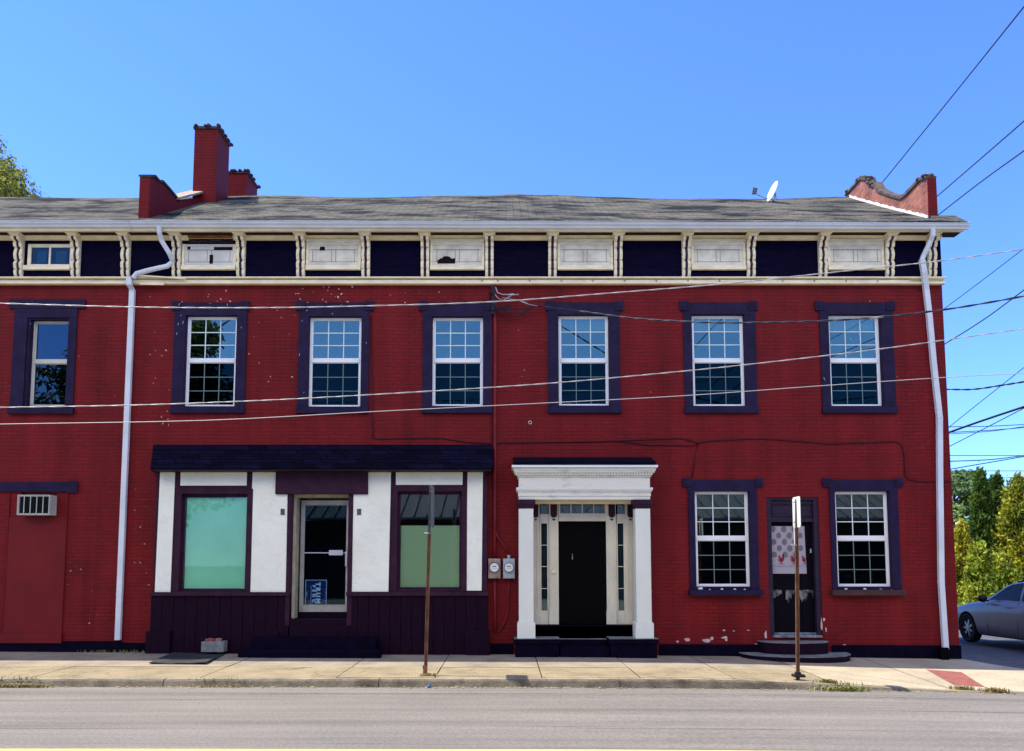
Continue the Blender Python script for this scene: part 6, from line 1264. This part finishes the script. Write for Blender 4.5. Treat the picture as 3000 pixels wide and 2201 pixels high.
# ================================================================== PARKED CAR (nose away from the camera, left flank in view)
def car():
    e = empty('parked_car', (12.17, 3.55, -.27)); e['_rel'] = 1; e.scale = (1.0, 1.03, 1.07); e.rotation_euler = (0, R(-.5), R(1.5))
    tag(e, 'silver grey sedan parked in the shade beside the right corner of the brick building', 'car')
    paint = mat('silver car paint', (.23,.21,.215), .36, metal=.25, coat=.25, var=.02); gls = mat('dark car glass', (.008,.012,.012), .04, spec=.12); trim = mat('black car trim', (.01,.01,.011), .45); tyre = mat('tyre rubber', (.012,.012,.013), .8); rim = mat('alloy rim', (.30,.31,.33), .35, metal=.7)
    # body stations along y (front +): (y, z_sill, z_bumperline, z_shoulder, z_top, half_w_sill, half_w_max, half_w_shoulder, half_w_top)
    S = [(2.36, .30, .45, .56, .62, .50, .60, .52, .35), (2.28, .22, .45, .66, .72, .66, .76, .68, .45), (2.05, .18, .48, .76, .82, .78, .87, .80, .56), (1.6, .17, .50, .84, .90, .83, .905, .84, .64), (1.1, .17, .52, .90, .955, .85, .915, .855, .68), (.75, .17, .54, .93, .985, .86, .92, .86, .72),
         (.2, .18, .55, .945, .99, .865, .92, .865, .80), (-.6, .18, .56, .955, 1.0, .865, .92, .865, .80), (-1.3, .18, .57, .965, 1.01, .86, .92, .86, .80), (-1.75, .18, .57, .97, 1.03, .85, .91, .84, .72), (-2.1, .22, .56, .97, 1.03, .80, .87, .79, .62), (-2.32, .30, .54, .93, .98, .70, .78, .70, .5), (-2.38, .36, .52, .80, .86, .58, .66, .58, .4)]
    b = MB(); n_ = 0; rings = []
    for (y, zs, zb, zh, zt, ws, wm, wh_, wt) in S:
        half = [(0, zs), (ws*.8, zs), (ws, zs+.04), (wm-.01, zs+.16), (wm, zb), (wm-.005, (zb+zh)/2+.03), (wh_+.02, zh-.03), (wh_-.03, zh+.01), (wt, zt), (wt*.5, zt+.025), (0, zt+.032)]
        rings.append([(-x, y, z) for x, z in half] + [(x, y, z) for x, z in half[-2:0:-1]])
    m_ = len(rings[0]); vs = [p for r in rings for p in r]
    fs = [(i*m_+k, i*m_+(k+1) % m_, (i+1)*m_+(k+1) % m_, (i+1)*m_+k) for i in range(len(rings)-1) for k in range(m_)] + [tuple(range(m_)), tuple(range((len(rings)-1)*m_, len(rings)*m_))[::-1]]
    b.poly(vs, fs); body = b.build('body', paint, e, smooth=True); sub = body.modifiers.new('s', 'SUBSURF'); sub.levels = sub.render_levels = 2
    cut = MB()
    for y in (1.42, -1.36): 
        for sx in (-1, 1): cut.prism([(y+.37*math.cos(t), .33+.37*math.sin(t)) for t in [2*math.pi*i/32 for i in range(32)]], 0, sx*1.1, sx*.62)
    co = cut.build('cutter', trim, e); bo = body.modifiers.new('b', 'BOOLEAN'); bo.object = co; bo.operation = 'DIFFERENCE'; bo.solver = 'EXACT'
    bpy.context.view_layer.update(); dg = bpy.context.evaluated_depsgraph_get(); me = bpy.data.meshes.new_from_object(body.evaluated_get(dg)); body.modifiers.clear(); body.data = me
    for p in me.polygons: p.use_smooth = True
    bpy.data.objects.remove(co)
    # cabin: stations (y, z_base, z_roof, half_w_base, half_w_roof)
    C_ = [(.98, .95, .96, .74, .70), (.62, .97, 1.14, .80, .66), (.25, .98, 1.33, .82, .62), (-.1, .985, 1.42, .825, .60), (-.6, .99, 1.455, .825, .595), (-1.1, 1.0, 1.43, .82, .585), (-1.45, 1.01, 1.34, .80, .59), (-1.75, 1.02, 1.18, .76, .62), (-2.0, 1.03, 1.04, .70, .62)]
    b = MB(); rings = []
    for (y, zb, zr_, wb_, wr) in C_:
        h_ = zr_-zb; half = [(wb_, zb-.03), (wb_-.004, zb+.01), (wb_+(wr-wb_)*.5+.02, zb+h_*.5), (wr+.03, zb+h_*.86), (wr-.03, zb+h_*.97), (wr*.55, zr_+.012), (0, zr_+.018)]
        rings.append([(-x, y, z) for x, z in half] + [(x, y, z) for x, z in half[-2::-1]])
    m_ = len(rings[0]); vs = [p for r in rings for p in r]
    fs = [(i*m_+k, i*m_+k+1, (i+1)*m_+k+1, (i+1)*m_+k) for i in range(len(rings)-1) for k in range(m_-1)]
    b.poly(vs, fs); cab = b.build('roof', paint, e, smooth=True); sub = cab.modifiers.new('s', 'SUBSURF'); sub.levels = sub.render_levels = 2
    def side(sx, pts, nm, m, off=.012, th=.006):   # piece lying on the cabin side, following its tumblehome
        def X(y, z):
            for (a, za, ra, wa, ta), (c, zc_, rc, wc, tc) in zip(C_, C_[1:]):
                if c <= y <= a: t = (a-y)/(a-c); zb = za+(zc_-za)*t; zr_ = ra+(rc-ra)*t; wb_ = wa+(wc-wa)*t; wr = ta+(tc-ta)*t; k = (z-zb)/max(.05, zr_-zb); return (wb_+(wr-wb_)*k + .03*max(0, math.sin(min(1, k)*math.pi)))
            return .8
        q = MB(); o_ = [(sx*(X(y, z)+off), y, z) for y, z in pts]; i_ = [(sx*(X(y, z)+off-th), y, z) for y, z in pts]; n2 = len(pts)
        q.poly(o_ + i_, [tuple(range(n2)), tuple(range(2*n2-1, n2-1, -1))] + [(i, n2+i, n2+(i+1) % n2, (i+1) % n2) for i in range(n2)]); return q.build(nm, m, e)
    for sx in (-1, 1):
        side(sx, [(.70, 1.0), (.50, 1.09), (.28, 1.24), (.05, 1.33), (-.22, 1.375), (-.30, 1.38), (-.36, 1.01)], 'side_window', gls)
        side(sx, [(-.46, 1.015), (-.40, 1.385), (-.75, 1.40), (-1.08, 1.375), (-1.22, 1.03)], 'side_window', gls)
        side(sx, [(-1.28, 1.035), (-1.14, 1.365), (-1.35, 1.31), (-1.58, 1.12)], 'side_window', gls)
        side(sx, [(.80, .975), (.50, 1.135), (.25, 1.29), (-.0, 1.37), (-.6, 1.425), (-1.1, 1.40), (-1.45, 1.31), (-1.72, 1.13), (-1.72, 1.12), (-1.45, 1.295), (-1.1, 1.382), (-.6, 1.405), (0, 1.35), (.26, 1.26), (.5, 1.115), (.76, .975)], 'window_trim', mat('bright window trim', (.5,.5,.52), .3, metal=.6), .016)
    # windscreen and rear glass
    for (ya, za, wa, yb, zb_, wb_) in ((.94, .99, .66, -.02, 1.425, .50), (-1.93, 1.05, .60, -1.33, 1.385, .52)):
        q = MB(); s = 1 if ya > 0 else -1; o_ = [(-wa, ya+.012*s, za), (0, ya+.05*s, za+.02), (wa, ya+.012*s, za), (wb_, yb+.012*s, zb_), (0, yb+.03*s, zb_+.03), (-wb_, yb+.012*s, zb_)]; q.poly(o_, [(0, 1, 4, 5), (1, 2, 3, 4)] if s < 0 else [(5, 4, 1, 0), (4, 3, 2, 1)]); q.build('windscreen', gls, e, smooth=True)
    for sx in (-1, 1):
        q = MB(); q.blob((sx*.99, .62, 1.02), (.10, .055, .075), n=12, rings=8, seed=3); q.box(sx*.86, sx*.95, .60, .66, .96, .99); q.build('wing_mirror', trim, e, smooth=True)
        for (y, z) in ((-.22, .86), (-1.12, .87)): q = MB(); q.box(sx*.913, sx*.94, y, y+.17, z, z+.022); q.build('door_handle', paint, e, bevel=.006)
        q = MB()      # shut lines
        for pts in ([(.60, .94), (.64, .70), (.60, .26)], [(-.40, .96), (-.42, .60), (-.40, .26)], [(-1.22, .96), (-1.10, .66), (-.98, .36)]):
            q.tube([(sx*(.862+.056*math.sin(min(1, max(0, (.98-z)/.45))*1.57)), y, z) for y, z in pts], .005, 4)
        q.build('shut_line', trim, e)
        q = MB(); q.blob((sx*.70, 2.1, .66), (.13, .17, .07), n=12, rings=8, seed=5); q.build('headlight', mat('headlight lens', (.5,.5,.52), .1, spec=.9), e, smooth=True)
        q = MB(); q.blob((sx*.72, -2.2, .84), (.14, .10, .08), n=12, rings=8, seed=5); q.build('tail_light', mat('red lens', (.3,.01,.01), .15), e, smooth=True)
        for y in (1.42, -1.36):
            t = MB(); pr_ = [(.20, -.09), (.29, -.105), (.325, -.08), (.33, 0), (.325, .08), (.29, .105), (.20, .09)]; k_ = 40
            for i in range(k_):
                a, c = 2*math.pi*i/k_, 2*math.pi*(i+1)/k_
                for j in range(len(pr_)):
                    (r0, x0), (r1, x1) = pr_[j], pr_[(j+1) % len(pr_)]; t.face([(sx*.81+x0, y+r0*math.cos(a), .33+r0*math.sin(a)), (sx*.81+x1, y+r1*math.cos(a), .33+r1*math.sin(a)), (sx*.81+x1, y+r1*math.cos(c), .33+r1*math.sin(c)), (sx*.81+x0, y+r0*math.cos(c), .33+r0*math.sin(c))])
            w_ = t.build('wheel', tyre, e, smooth=True)
            t = MB()
            for i in range(7):
                a = 2*math.pi*i/7
                ca, sa = math.cos(a), math.sin(a); wd = .028; t.poly([(sx*.885, y+ca*.03-sa*wd, .33+sa*.03+ca*wd), (sx*.885, y+ca*.03+sa*wd, .33+sa*.03-ca*wd), (sx*.875, y+ca*.2+sa*wd*.8, .33+sa*.2-ca*wd*.8), (sx*.875, y+ca*.2-sa*wd*.8, .33+sa*.2+ca*wd*.8), (sx*.85, y+ca*.03-sa*wd, .33+sa*.03+ca*wd), (sx*.85, y+ca*.03+sa*wd, .33+sa*.03-ca*wd), (sx*.84, y+ca*.2+sa*wd*.8, .33+sa*.2-ca*wd*.8), (sx*.84, y+ca*.2-sa*wd*.8, .33+sa*.2+ca*wd*.8)], [(0,1,2,3), (0,4,5,1), (1,5,6,2), (3,2,6,7), (0,3,7,4)])
            t.prism([(y+.05*math.cos(q_), .33+.05*math.sin(q_)) for q_ in [2*math.pi*i/16 for i in range(16)]], 0, sx*.86, sx*.89)
            ring = [2*math.pi*i/32 for i in range(33)]
            for a, c in zip(ring, ring[1:]): t.face([(sx*.88, y+.195*math.cos(a), .33+.195*math.sin(a)), (sx*.88, y+.195*math.cos(c), .33+.195*math.sin(c)), (sx*.80, y+.205*math.cos(c), .33+.205*math.sin(c)), (sx*.80, y+.205*math.cos(a), .33+.205*math.sin(a))])
            o_ = t.build('rim', rim, w_); o_.location = (0, 0, 0)
            t = MB(); t.prism([(y+.20*math.cos(q_), .33+.20*math.sin(q_)) for q_ in ring[:-1]], 0, sx*.78, sx*.80); t.build('brake_disc', trim, w_).location = (0, 0, 0)
    return e
car()
